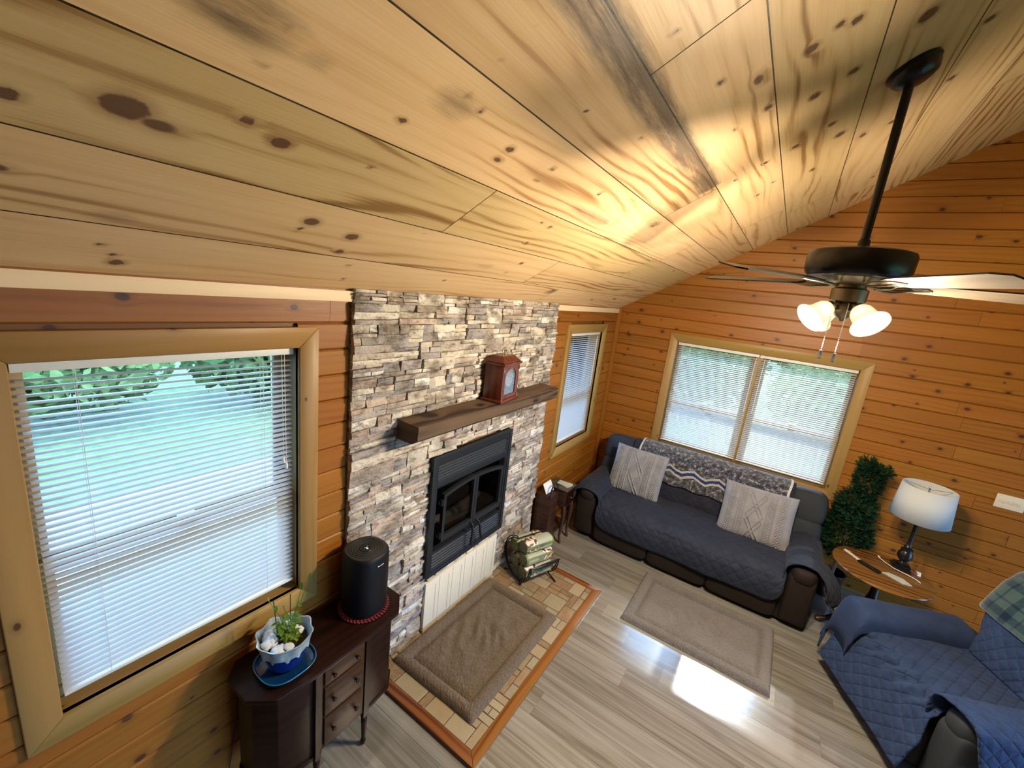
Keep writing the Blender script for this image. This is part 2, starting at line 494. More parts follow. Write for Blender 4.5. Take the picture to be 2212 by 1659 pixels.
        self.add(P, F, uvs, tone)
    def build(self, name, mat, parent=None, bevel=0., bseg=2, smooth=None, local=False, label=None, solid=0., sub=0, weld=False, mark=None):
        me = bpy.data.meshes.new(name)
        V = self.v
        o = bpy.data.objects.new(name, me)
        if parent is not None:
            o.parent = parent
            if not local:
                inv = world_of(parent).inverted()
                V = [tuple(inv @ Vector(p)) for p in V]
        me.from_pydata(V, [], self.f)
        uvl = me.uv_layers.new(name='UVMap')
        flat = [c for f in self.uv for p in f for c in p[:2]]
        uvl.data.foreach_set('uv', flat)
        ca = me.color_attributes.new('tone', 'FLOAT_COLOR', 'CORNER')
        cols = []
        for f, t in zip(self.f, self.t):
            cols.extend([t[0], t[1], t[2], 1.] * len(f))
        ca.data.foreach_set('color', cols)
        if mark is not None:
            ma = me.color_attributes.new('mark', 'FLOAT_COLOR', 'POINT')
            ma.data.foreach_set('color', mark)
        mats = mat if isinstance(mat, list) else [mat]
        for m in mats: me.materials.append(m)
        if len(mats) > 1: me.polygons.foreach_set('material_index', self.m)
        me.validate()
        if bevel > 0 or weld:
            bm = bmesh.new(); bm.from_mesh(me)
            if weld: bmesh.ops.remove_doubles(bm, verts=bm.verts, dist=1e-5)
            bmesh.ops.recalc_face_normals(bm, faces=bm.faces)
            if bevel > 0:
                es = [e for e in bm.edges if len(e.link_faces) == 2 and e.calc_face_angle(0) > .5]
                bmesh.ops.bevel(bm, geom=es, offset=bevel, segments=bseg, affect='EDGES', profile=.6, clamp_overlap=True)
            bm.to_mesh(me); bm.free()
            if smooth is None: smooth = 45
        if smooth is not None:
            me.polygons.foreach_set('use_smooth', [True] * len(me.polygons))
            me.set_sharp_from_angle(angle=math.radians(smooth))
        if solid:
            md = o.modifiers.new('thickness', 'SOLIDIFY'); md.thickness = solid; md.offset = 0
        if sub:
            md = o.modifiers.new('subdivision', 'SUBSURF'); md.levels = sub; md.render_levels = sub
        COL.objects.link(o)
        if label: o['label'] = label
        return o

def world_of(o):
    m = Matrix.LocRotScale(o.location, o.rotation_euler, o.scale)
    return world_of(o.parent) @ m if o.parent else m

def thing(name, label, cat, loc=(0, 0, 0), rotz=0, group=None):
    o = bpy.data.objects.new(name, None)
    COL.objects.link(o)
    o.empty_display_size = .05
    o.location = loc; o.rotation_euler = (0, 0, rotz)
    o['label'] = label; o['category'] = cat
    if group: o['group'] = group
    return o
def tag(o, label, cat, group=None):
    o['label'] = label; o['category'] = cat
    if group: o['group'] = group
    return o
def struct(o, label=None):
    o['kind'] = 'structure'
    if label: o['label'] = label
    return o
def pt(lo=.35, hi=.75): return (random.uniform(lo, hi), random.uniform(.2, .8), random.uniform(0, 1))
def text_marks(mb, p0, ux, uy, w, h, n, tone=None):
    """a row of small strokes standing for print too small to read"""
    x = 0
    for i in range(n):
        l = w / n * random.uniform(.5, .85)
        a = Vector(p0) + Vector(ux) * x
        b = a + Vector(ux) * l
        mb.add([a, b, b + Vector(uy) * h, a + Vector(uy) * h], [(0, 1, 2, 3)])
        x += w / n
def rbox(mb, c, s, p=4., n=10, xf=None, dent=None, uvm=1.0, tone=None):
    """soft box: superellipsoid centred at c with half sizes s"""
    def fn(u, v):
        th = (u * 2 - 1) * PI; ph = (v - .5) * PI * .9999
        ct, st, cp, sp = math.cos(th), math.sin(th), math.cos(ph), math.sin(ph)
        e = 2. / p
        sg = lambda a: (abs(a) ** e) * (1 if a >= 0 else -1)
        q = Vector((s[0] * sg(ct) * sg(cp), s[1] * sg(st) * sg(cp), s[2] * sg(sp)))
        if dent: q = Vector(dent(q))
        q += Vector(c)
        if xf is not None: q = xf @ q
        return q
    L = 2 * (s[0] + s[1])
    mb.grid(fn, n * 4, n * 2, uvf=lambda u, v: (u * 2 * L * uvm, v * 2 * (s[2] + s[1]) * uvm), cu=True, tone=tone)

# ================================================================== SETTING
SL = .583; ZE = 2.392
def ceil_z(x): return ZE + SL * x if x <= 3.6 else ZE + SL * 3.6 - SL * (x - 3.6)

def build_floor():
    m = MB()
    wd = .178; y = -8.2; r = 0
    while y < .15:
        x = -.15 - random.uniform(0, 1.1)
        while x < 7.3:
            L = 1.22
            ou, ov = random.uniform(0, 90), random.uniform(0, 90)
            a, b = max(x, -.15) + .0007, min(x + L, 7.3) - .0007
            if b > a:
                y0, y1 = y + .0007, y + wd - .0007
                m.add([(a, y0, 0), (b, y0, 0), (b, y1, 0), (a, y1, 0)], [(0, 1, 2, 3)],
                      [[(a + ou, y0 + ov), (b + ou, y0 + ov), (b + ou, y1 + ov), (a + ou, y1 + ov)]], pt(.4, .7))
            x += L
        y += wd
    m.tone = (.1, .9, .5)
    m.box((-.15, -8.2, -.12), (7.3, .15, -.0015))
    struct(m.build('floor', M['floor']))
build_floor()

# ceiling: left slope as wide boards, each board its own piece of one mesh
KN = [((8, 201), 2.2), ((269, 231), 4.2), ((534, 260), 1.8), ((605, 309), 2.6), ((673, 479), 2.8), ((760, 512), 2.8), ((646, 495), 1.2), ((733, 543), 2.0),
      ((803, 359), .9), ((250, 567), 2.2), ((244, 551), 1.3), ((217, 529), 1.2), ((752, 574), 1.2), ((741, 603), 1.2), ((959, 606), 1.2), ((920, 504), .8),
      ((1137, 525), 1.6), ((1126, 569), 1.8), ((1093, 589), 1.2), ((1188, 491), 1.6), ((1161, 389), 1.1), ((1194, 365), 1.4), ((868, 260), 1.5), ((1015, 206), 1.0),
      ((1101, 323), 1.9), ((1039, 239), 1.2), ((1458, 70), 1.2), ((1383, 300), 1.1), ((1294, 419), 1.4), ((1815, 53), 1.8), ((1852, 43), 2.2), ((2005, 32), 3.6),
      ((1754, 105), 2.6), ((1845, 153), 2.4), ((1760, 208), 2.2), ((1797, 268), 2.2), ((1815, 290), 2.8), ((1719, 316), 2.4), ((1756, 366), 2.0), ((1589, 279), 1.4),
      ((1653, 352), 1.8), ((1660, 232), 2.0), ((1557, 178), 1.6), ((1589, 389), 1.4), ((1671, 393), 1.4), ((2055, 169), 2.2), ((2138, 41), 2.4), ((1868, 423), 2.2),
      ((1886, 382), 1.8), ((1927, 263), 2.2), ((1088, 130), .7), ((1155, 65), .7), ((613, 60), .9), ((563, 142), .9), ((1410, 488), 1.4), ((1195, 628), 1.6), ((1321, 360), .6), ((1265, 240), .6)]
def on_ceiling(px):
    R = Vector((0.82313832, 0.55650012, 0.11292001)); U = Vector((-0.21741265, 0.12516012, 0.96802205)); F = Vector((-0.5245713, 0.82136628, -0.22401426))
    O = Vector((1.75929518, -4.92581502, 2.49))
    d = F + (px[0] - 1106) / 902.967 * R - (px[1] - 829.5) / 902.967 * U
    n = Vector((-SL, 0, 1))
    return O + d * ((ZE - n.dot(O)) / n.dot(d))
def build_ceiling():
    xs = [0, .234, .487, .75, 1.009, 1.261, 1.521, 1.80, 2.07, 2.33, 2.6, 2.87, 3.13, 3.38, 3.6]
    joints = {2: [-3.6, -1.5], 4: [-2.34], 5: [-3.6, -1.1], 0: [-2.0], 1: [-2.55, -.7], 3: [-1.35], 6: [-.9], 7: [-4.4, -.5], 8: [-2.9], 9: [-1.6]}
    tones = [(.50, .4, .3), (.38, .55, .4), (.30, .6, .9), (.55, .35, .3), (.44, .5, .3), (.60, .3, .4), (.48, .4, .7), (.54, .45, .4), (.58, .3, .5), (.46, .5, .4), (.48, .5, .5), (.42, .6, .4), (.4, .6, .5), (.4, .5, .5)]
    kn = [(on_ceiling(p), r * .01) for p, r in KN]
    kx = np.array([[k.x, k.y, r] for k, r in kn])
    stains = [(1.235, -4.4, -2.36, .085, 1.0), (1.255, -4.2, -2.4, .03, 1.2), (1.27, -3.3, -2.6, .02, .7), (.82, -3.3, -2.7, .05, .7), (.86, -2.95, -2.6, .09, .5), (.33, -3.35, -3.0, .05, .5)]
    sp = [(on_ceiling((510, 22)), .10, .8), (on_ceiling((985, 225)), .07, .7), (on_ceiling((690, 130)), .04, .6), (on_ceiling((1415, 485)), .05, .8), (on_ceiling((1190, 630)), .06, .9), (on_ceiling((245, 470)), .06, .5)]
    m = MB(); marks = []
    cs = math.sqrt(1 + SL * SL)
    g = .0020
    for i in range(len(xs) - 1):
        js = [-8.2] + [-5.6] + joints.get(i, []) + [.15]
        for k in range(len(js) - 1):
            y0, y1 = js[k] + g, js[k + 1] - g
            if k == 0: y1 = js[1]
            if k == 1: y0 = js[1]
            x0, x1 = xs[i] + g, xs[i + 1] - g
            t = tones[i]; t = (t[0] + random.uniform(-.07, .07), t[1] + random.uniform(-.1, .1), t[2])
            fine = k > 0
            nx = max(2, int((x1 - x0) / .014)) if fine else 1
            ny = max(2, int((y1 - y0) / .018)) if fine else 1
            ou, ov = random.uniform(0, 90), random.uniform(0, 90)
            ax = np.linspace(x0, x1, nx + 1); ay = np.linspace(y0, y1, ny + 1)
            X, Y = np.meshgrid(ax, ay, indexing='ij')
            mk = np.zeros(X.shape)
            warpm = np.zeros(X.shape)
            for (a, b, r) in kx:
                if a < x0 - .1 or a > x1 + .1 or b < y0 - .3 or b > y1 + .3: continue
                d = np.sqrt(((X - a) * cs / (r * .8)) ** 2 + ((Y - b) / (r * 1.05)) ** 2)
                mk = np.maximum(mk, np.clip(1 - d * .5, 0, 1))
            st = np.zeros(X.shape)
            for (cx, ya, yb, wd, s) in stains:
                e = np.clip(1 - np.abs(X - cx) / wd, 0, 1) * np.clip((Y - ya) / .3, 0, 1) * np.clip((yb - Y) / .04, 0, 1)
                st = np.maximum(st, np.minimum(1, e * 1.5) * s)
            for (c, r, s) in sp:
                d = np.sqrt(((X - c.x) * cs / r) ** 2 + ((Y - c.y) / (r * 1.6)) ** 2)
                st = np.maximum(st, np.clip(1.3 - d, 0, 1) * s)
            edge = np.minimum(np.minimum(X - x0, x1 - X), 1)
            P = [(X[a, b], Y[a, b], ZE + SL * X[a, b]) for a in range(nx + 1) for b in range(ny + 1)]
            F = []; UV = []
            for a in range(nx):
                for b in range(ny):
                    f = (a * (ny + 1) + b, a * (ny + 1) + b + 1, (a + 1) * (ny + 1) + b + 1, (a + 1) * (ny + 1) + b)
                    F.append(f)
                    UV.append([(P[q][1] + ou, P[q][0] * cs + ov) for q in f])
            m.add(P, F, UV, t)
            z = np.stack([mk, st, warpm, np.ones(X.shape)], -1).reshape(-1)
            marks.extend(z.tolist())
    nb = len(m.v)
    m.tone = (-1., .9, .5)
    def slab(x0, x1, dz0, dz1):
        P = []
        for dz in (dz0, dz1):
            for (x, y) in ((x0, -8.2), (x1, -8.2), (x1, .15), (x0, .15)):
                P.append((x, y, ceil_z(x) + dz))
        m.add(P, [(0, 3, 2, 1), (4, 5, 6, 7), (0, 1, 5, 4), (1, 2, 6, 5), (2, 3, 7, 6), (3, 0, 4, 7)])
    slab(-.15, 3.6, .0018, .15)
    m.tone = (.45, .4, .5)
    P = []
    for i in range(14):
        xa, xb = 3.6 + i * .257 + .002, 3.6 + (i + 1) * .257 - .002
        ou = random.uniform(0, 50)
        q = [(xa, -8.2, ceil_z(xa)), (xb, -8.2, ceil_z(xb)), (xb, .15, ceil_z(xb)), (xa, .15, ceil_z(xa))]
        m.add(q, [(0, 3, 2, 1)], [[(p[1] + ou, p[0] * cs + ou) for p in (q[0], q[3], q[2], q[1])]], pt())
    slab(3.6, 7.3, .003, .15)
    marks.extend([0., 0., 0., 1.] * (len(m.v) - nb))
    struct(m.build('ceiling', M['ceil'], mark=marks))
build_ceiling()

PITCH = .1242
def plank_wall(name, axis, rng, holes, zmax, thick=.03, outer=.12, flip=1, top_tone=None, base=0.0):
    """axis 'x': wall in plane x=base running along y; axis 'y': wall in plane y=base running along x.
    holes: list of (a0,a1,z0,z1). zmax: function of a -> ceiling height"""
    m = MB()
    def bx(a0, a1, z0, z1, d0, d1, tone, trap=None):
        if axis == 'x':
            m.box((base - flip * d1 if flip > 0 else base + d0, a0, z0), (base - flip * d0 if flip > 0 else base + d1, a1, z1), 'y', tone)
        else:
            m.box((a0, base + min(flip * d0, flip * d1), z0), (a1, base + max(flip * d0, flip * d1), z1), 'x', tone)
    def bvl(a0, a1, z0, z1, tone):
        """one board with chamfered long edges on the room side"""
        e = .007; ou, ov = random.uniform(0, 90), random.uniform(0, 90)
        prof = [(thick, z0), (e, z0), (0, z0 + e), (0, z1 - e), (e, z1), (thick, z1)]
        P = []
        for a in (a0, a1):
            for d, z in prof:
                P.append((base - flip * d, a, z) if axis == 'x' else (a, base + flip * d, z))
        F = []; UV = []
        acc = 0
        for k in range(5):
            L = math.dist(prof[k], prof[k + 1])
            F.append((k, k + 1, 6 + k + 1, 6 + k)); UV.append([(a0 + ou, acc + ov), (a0 + ou, acc + L + ov), (a1 + ou, acc + L + ov), (a1 + ou, acc + ov)])
            acc += L
        m.add(P, F, UV, tone)
    k = 0
    z = 0.
    while z < 4.6:
        z0, z1 = z + .0015, z + PITCH - .0015
        segs = [(rng[0], rng[1])]
        for (h0, h1, hz0, hz1) in holes:
            if z1 > hz0 + .0 and z0 < hz1 - .0:
                ns = []
                for (a, b) in segs:
                    if b <= h0 or a >= h1: ns.append((a, b)); continue
                    if a < h0: ns.append((a, h0))
                    if b > h1: ns.append((h1, b))
                segs = ns
        for (a, b) in segs:
            # partial boards above/below holes
            cuts = [a]
            c = a + random.uniform(.4, 2.6)
            while c < b - .3:
                cuts.append(c); c += random.uniform(1.6, 3.2)
            cuts.append(b)
            for i in range(len(cuts) - 1):
                p, q = cuts[i] + .0008, cuts[i + 1] - .0008
                if zmax(p) < z0 and zmax(q) < z0 and zmax((p + q) / 2) < z0: continue
                # trim gable ends
                if axis == 'y':
                    while p < q and zmax(p) < z0 - .0: p += .02
                    while q > p and zmax(q) < z0 - .0: q -= .02
                tn = pt(.3, .72)
                if top_tone and z >= zmax(p) - .3: tn = top_tone
                bvl(p, q, z0, z1, tn)
        k += 1
        z += PITCH
        if axis == 'x' and z > zmax(0) + .01: break
    # solid backing, cut around the holes
    m.tone = (-1., .9, .5)
    holes = [(h[0] - .018, h[1] + .018, h[2] - .018, h[3] + .018) for h in holes]
    aa = sorted({rng[0], rng[1]} | {h[0] for h in holes} | {h[1] for h in holes})
    for i in range(len(aa) - 1):
        a0, a1 = aa[i], aa[i + 1]
        hz = sorted([(h[2], h[3]) for h in holes if h[0] < (a0 + a1) / 2 < h[1]])
        z0 = -.1
        top = max(zmax(a0), zmax(a1), zmax((a0 + a1) / 2)) if axis == 'x' else 0
        if axis == 'x':
            for (h0, h1) in hz:
                bx(a0, a1, z0, h0, .02, .16, None); z0 = h1
            bx(a0, a1, z0, top + .1, .02, .16, None)
        else:
            for (h0, h1) in hz:
                bx(a0, a1, z0, h0, .02, .16, None); z0 = h1
            n = max(1, int((a1 - a0) / .1))
            bx(a0, a1, z0, 2.3, .02, .16, None)
    if axis == 'y':
        poly = [(rng[0], 2.3), (rng[1], 2.3), (rng[1], ceil_z(min(rng[1], 7.2)) + .05), (3.6, ceil_z(3.6) + .05), (rng[0], ceil_z(max(0, rng[0])) + .05)]
        m.prism(poly, base + min(flip * .02, flip * .16), base + max(flip * .02, flip * .16), axis='y')
    struct(m.build(name, M['wall']))
W1 = (-4.750, -3.929, .913, 2.131)
W2 = (-1.230, -.420, .930, 2.120)
W3 = (.735, 2.351, .930, 2.112)
W4 = (-5.0, -.6, .2, 2.4)  # unseen right-wall window, enlarged to let more daylight into the room
plank_wall('wall_left', 'x', (-8.2, .15), [W1, W2, (-3.03, -2.23, .64, 1.21)], lambda a: ZE, top_tone=(.22, .75, .2))
plank_wall('wall_back', 'y', (0., 7.2), [W3], lambda a: ceil_z(a))
plank_wall('wall_right', 'x', (-8.2, .15), [W4], lambda a: ZE, flip=-1, base=7.2)
plank_wall('wall_front', 'y', (0., 7.2), [], lambda a: ceil_z(a), flip=-1, base=-8.1)

def window(name, axis, hole, units, depth=.16, tw=.089, sashes=True, base=0., flip=1):
    """a cased opening: trim boards with mitred corners, jambs, double-hung sashes and panes"""
    a0, a1, z0, z1 = hole
    def mk(a, d, z):   # d: distance behind the room face (negative = into the room)
        return (base - flip * d, a, z) if axis == 'x' else (a, base + flip * d, z)
    root = None
    # outer trim, 4 mitred boards
    m = MB()
    O = [(a0 - tw, z0 - tw), (a1 + tw, z0 - tw), (a1 + tw, z1 + tw), (a0 - tw, z1 + tw)]
    I = [(a0, z0), (a1, z0), (a1, z1), (a0, z1)]
    for k in range(4):
        l = (k + 1) % 4
        q = [O[k], O[l], I[l], I[k]]
        P = [mk(p[0], -.018, p[1]) for p in q] + [mk(p[0], .02, p[1]) for p in q]
        F = [(0, 1, 2, 3), (7, 6, 5, 4), (0, 4, 5, 1), (1, 5, 6, 2), (2, 6, 7, 3), (3, 7, 4, 0)]
        ou, ov = random.uniform(0, 50), random.uniform(0, 50)
        hor = k % 2 == 0
        f2 = lambda j: ((q[j % 4][0] + ou, q[j % 4][1] + ov) if hor else (q[j % 4][1] + ou, q[j % 4][0] + ov))
        m.add(P, F, [[f2(j) for j in f] for f in F], pt(.45, .6))
    root = m.build(name, M['trim'], bevel=.003, bseg=1)
    struct(root)
    # jambs
    m = MB()
    t = .018
    def bx(A0, A1, Z0, Z1, D0, D1, g, mm):
        p, q = mk(A0, D0, Z0), mk(A1, D1, Z1)
        mm.box(tuple(min(x, y) for x, y in zip(p, q)), tuple(max(x, y) for x, y in zip(p, q)), g, pt(.4, .6))
    ga = 'y' if axis == 'x' else 'x'
    bx(a0 - t, a0, z0 - t, z1 + t, .0, depth, 'z', m); bx(a1, a1 + t, z0 - t, z1 + t, .0, depth, 'z', m)
    bx(a0, a1, z0 - t, z0, .0, depth, ga, m); bx(a0, a1, z1, z1 + t, .0, depth, ga, m)
    m.build('window_jamb', M['trim'], root)
    edges = [a0, a1] if units == 1 else [a0, (a0 + a1) / 2 + .0, a1]
    if units == 2:
        m = MB(); c = (a0 + a1) / 2
        bx(c - .035, c + .035, z0, z1, .075, depth, 'z', m)
        m.build('window_mullion', M['trim'], root, bevel=.003)
    for i in range(units):
        u0 = edges[i] + (.035 if i else 0); u1 = edges[i + 1] - (.035 if (units == 2 and i == 0) else 0)
        zm = z0 + (z1 - z0) * .415
        s = .042
        m = MB()   # lower sash, nearer the room
        d0, d1 = .085, .115
        bx(u0, u0 + s, z0, zm + .03, d0, d1, 'z', m); bx(u1 - s, u1, z0, zm + .03, d0, d1, 'z', m)
        bx(u0 + s, u1 - s, z0, z0 + .055, d0, d1, ga, m); bx(u0 + s, u1 - s, zm - .02, zm + .03, d0, d1, ga, m)
        lo = m.build('lower_sash', M['sash'], root, bevel=.003)
        m = MB(); bx((u0 + u1) / 2 - .03, (u0 + u1) / 2 + .03, zm + .03, zm + .045, d0, d1, ga, m)
        m.build('sash_lock', M['brass'], lo, bevel=.002)
        m = MB(); bx(u0 + s, u1 - s, z0 + .055, zm - .02, .098, .102, ga, m); m.build('glass_pane', M['glass'], lo)
        m = MB()
        d0, d1 = .12, .15
        bx(u0, u0 + s, zm - .02, z1, d0, d1, 'z', m); bx(u1 - s, u1, zm - .02, z1, d0, d1, 'z', m)
        bx(u0 + s, u1 - s, z1 - .05, z1, d0, d1, ga, m); bx(u0 + s, u1 - s, zm - .02, zm + .03, d0, d1, ga, m)
        hi = m.build('upper_sash', M['sash'], root, bevel=.003)
        m = MB(); bx(u0 + s, u1 - s, zm + .03, z1 - .05, .133, .137, ga, m); m.build('glass_pane', M['glass'], hi)
window('window_1', 'x', W1, 1)
window('window_2', 'x', W2, 1)
window('window_3', 'y', W3, 2)
window('window_4', 'x', W4, 1, base=7.2, flip=-1)

def blind(label, axis, a0, a1, z0, z1, d=.035, tilt=12., pitch=.0213, wand_at=None, cord_at=None):
    mid = (a0 + a1) / 2
    loc = (-d, mid, z0) if axis == 'x' else (mid, d, z0)
    root = thing('window_blind', label, 'window blind', loc)
    def mk(a, dd, z): return (-d - dd, a, z) if axis == 'x' else (a, d + dd, z)
    def bx(mm, A0, A1, D0, D1, Z0, Z1):
        p, q = mk(A0, D0, Z0), mk(A1, D1, Z1)
        mm.box(tuple(min(x, y) for x, y in zip(p, q)), tuple(max(x, y) for x, y in zip(p, q)))
    m = MB(); bx(m, a0, a1, -.014, .014, z1 - .034, z1 - .001); m.build('head_rail', M['white'], root, bevel=.003)
    m = MB(); bx(m, a0 + .008, a1 - .008, -.012, .012, z0, z0 + .012); m.build('bottom_rail', M['white'], root, bevel=.003)
    m = MB()
    zz = z0 + .03; th = math.radians(tilt); w2 = .0135
    while zz < z1 - .045:
        P = []
        for A in (a0 + .008, a1 - .008):
            for k in range(5):
                s = -1 + k * .5     # -1 = room side
                crown = .0022 * (1 - s * s)
                P.append(mk(A, s * w2 * math.cos(th) - crown * math.sin(th) * 0, zz + s * w2 * math.sin(th) + crown))
        m.add(P, [(k, k + 1, 5 + k + 1, 5 + k) for k in range(4)])
        zz += pitch
    m.build('slats', M['slat'], root, smooth=60)
    m = MB()
    for f in (.16, .84):
        A = a0 + (a1 - a0) * f
        for dd in (-.0135, .0135):
            m.tube([mk(A, dd, z0 + .01), mk(A, dd, z1 - .03)], .0009, 5)
    m.build('ladder_cords', M['white'], root)
    if wand_at is not None:
        m = MB(); A = a0 + (a1 - a0) * wand_at
        m.tube([mk(A, -.022, z1 - .04), mk(A, -.026, z1 - .62)], .0035, 8)
        m.build('tilt_wand', M['white'], root, smooth=60)
    if cord_at is not None:
        A = a0 + (a1 - a0) * cord_at
        for k in (0, 1):
            m = MB()
            m.tube([mk(A + k * .012, -.02, z1 - .03), mk(A + k * .012 + .004, -.022, z1 - .5 - .03 * k)], .0012, 6)
            m.lathe([(.001, 0), (.005, -.004), (.007, -.03), (.001, -.032)], mk(A + k * .012 + .004, -.022, z1 - .5 - .03 * k), 8)
            m.build('pull_cord', M['white'], root, smooth=60)
    return root
blind('white slatted blind over the large window above the sewing cabinet', 'x', W1[0] + .006, W1[1] - .006, .955, W1[3], tilt=6, pitch=.0226, cord_at=.93)
blind('white slatted blind over the narrow side window near the corner', 'x', W2[0] + .006, W2[1] - .006, .955, W2[3], tilt=7, wand_at=.9)
c3 = (W3[0] + W3[1]) / 2
blind('left one of two white blinds on the double window behind the sofa', 'y', W3[0] + .006, c3 - .003, .955, W3[3], tilt=21, pitch=.0202, wand_at=.97, cord_at=.05)
blind('right one of two white blinds on the double window behind the sofa', 'y', c3 + .003, W3[1] - .006, .955, W3[3], tilt=21, pitch=.0202, wand_at=.06)

# eave trim strips, baseboards
m = MB(); m.box((0, -8.1, 2.338), (.02, -3.672, 2.388), 'y', (.62, .2, .4)); struct(m.build('trim_1', M['palepine'], bevel=.002))
m = MB(); m.box((0, -1.592, 2.338), (.02, .0, 2.388), 'y', (.62, .2, .4)); struct(m.build('trim_2', M['palepine'], bevel=.002))
m = MB(); m.box((0, -.045, 0), (.045, 0, 2.39), 'z', (.5, .5, .5)); struct(m.build('trim_3', M['wall'], bevel=.004))
m = MB(); m.box((0, -8.1, 0.001), (.016, -3.69, .03), 'y', (.4, .4, .4)); struct(m.build('baseboard_left', M['trim'], bevel=.003))
m = MB(); m.box((.05, -.016, 0.001), (7.2, 0, .03), 'x', (.4, .4, .4)); struct(m.build('baseboard_back', M['trim'], bevel=.003))

# ledgestone fireplace wall
def build_stone():
    m = MB()
    Y0, Y1, Z0, Z1 = -3.676, -1.596, .0, ZE + .01
    holes = [(-3.065, -2.165, .485, 1.385), (-3.055, -2.205, .0, .43)]
    pal = [(.50, .40, .27), (.54, .44, .31), (.44, .34, .22), (.31, .24, .18), (.20, .165, .135), (.38, .255, .17), (.46, .34, .22), (.60, .51, .38), (.25, .20, .165), (.34, .24, .165)]
    def inside(y, z): return any(h[0] < y < h[1] and h[2] < z < h[3] for h in holes)
    def stone(y0, y1, z0, z1, d):
        for (h0, h1, hz0, hz1) in holes:       # clip against the openings
            if y1 > h0 and y0 < h1 and z1 > hz0 and z0 < hz1:
                # keep the largest leftover piece
                opts = []
                if y0 < h0 - .015: opts.append((y0, h0 + random.uniform(-.004, .004), z0, z1))
                if y1 > h1 + .015: opts.append((h1 + random.uniform(-.004, .004), y1, z0, z1))
                if z0 < hz0 - .01: opts.append((y0, y1, z0, hz0))
                if z1 > hz1 + .01: opts.append((y0, y1, hz1, z1))
                if not opts: return
                y0, y1, z0, z1 = max(opts, key=lambda o: (o[1] - o[0]) * (o[3] - o[2]))
        g = .0016
        y0 += g; y1 -= g; z0 += g; z1 -= g
        if y1 - y0 < .012 or z1 - z0 < .006: return
        ny = max(2, int((y1 - y0) / .03)); nz = 2 if z1 - z0 < .035 else 3
        sd = random.uniform(0, 100)
        tilt = random.uniform(-.25, .25); ty = random.uniform(-.04, .04)
        P = []
        cz, cy = (z0 + z1) / 2, (y0 + y1) / 2
        for a in range(ny + 1):
            for b in range(nz + 1):
                y = y0 + (y1 - y0) * a / ny; z = z0 + (z1 - z0) * b / nz
                e = 0 if (a in (0, ny) or b in (0, nz)) else 1
                n = mnoise.noise(Vector((y * 22 + sd, z * 30, sd)))
                x = .03 + d + n * .006 + (0 if e else -.005) + (z - cz) * tilt + (y - cy) * ty
                jz = mnoise.noise(Vector((y * 16, sd, z * 16))) * .003 if b in (0, nz) else 0
                P.append((x, y, z + jz))
        F = []
        W = nz + 1
        for a in range(ny):
            for b in range(nz):
                F.append((a * W + b, (a + 1) * W + b, (a + 1) * W + b + 1, a * W + b + 1))
        # skirt back to the wall
        rim = [a * W for a in range(ny + 1)] + [ny * W + b for b in range(1, W)] + [a * W + nz for a in range(ny - 1, -1, -1)] + [b for b in range(nz - 1, 0, -1)]
        nb = len(P)
        for r in rim: P.append((.012, P[r][1], P[r][2]))
        n = len(rim)
        for k in range(n):
            l = (k + 1) % n
            F.append((rim[k], nb + k, nb + l, rim[l]))
        c = random.choice(pal); j = random.uniform(.8, 1.15)
        m.add(P, F, None, tuple(x * j * q for x, q in zip(c, (1.15, 1.32, 1.65))))
    z = Z0
    while z < Z1 - .01:
        h = min(random.choice([.08, .09, .1, .105]), Z1 - z)
        if Z1 - (z + h) < .03: h = Z1 - z
        y = Y0
        while y < Y1 - .01:
            L = min(random.uniform(.10, .30), Y1 - y)
            if Y1 - (y + L) < .05: L = Y1 - y
            k = random.random()
            base = random.uniform(.0, .018)
            if k < .07:
                stone(y, y + L, z, z + h, base)
            else:
                cuts = [0, random.choice([.3, .4, .5, .6, .7]), 1] if k < .4 else ([0, random.uniform(.22, .38), random.uniform(.55, .75), 1] if k < .8 else [0, .22, .5, .74, 1])
                for i in range(len(cuts) - 1):
                    za, zb = z + h * cuts[i], z + h * cuts[i + 1]
                    if random.random() < .5 and L > .12:
                        c = random.uniform(.3, .7)
                        stone(y, y + L * c, za, zb, base + random.uniform(-.006, .012)); stone(y + L * c, y + L, za, zb, base + random.uniform(-.006, .012))
                    else:
                        stone(y, y + L, za, zb, base + random.uniform(-.006, .012))
            y += L
        z += h
    m.tone = (.05, .04, .035)
    # mortar bed behind the stones, cut around the openings
    for (a, b, c, d) in ((Y0, -3.065, Z0, Z1), (-2.165, Y1, Z0, Z1), (-3.065, -2.165, 1.385, Z1), (-3.065, -2.165, .43, .485), (-3.065, -3.055, 0, .43), (-2.205, -2.165, 0, .43)):
        m.box((.001, a, c), (.016, b, d))
    struct(m.build('wall_fireplace', M['stone'], smooth=35), 'ledgestone veneer wall in cream grey and tan around the fireplace')
build_stone()
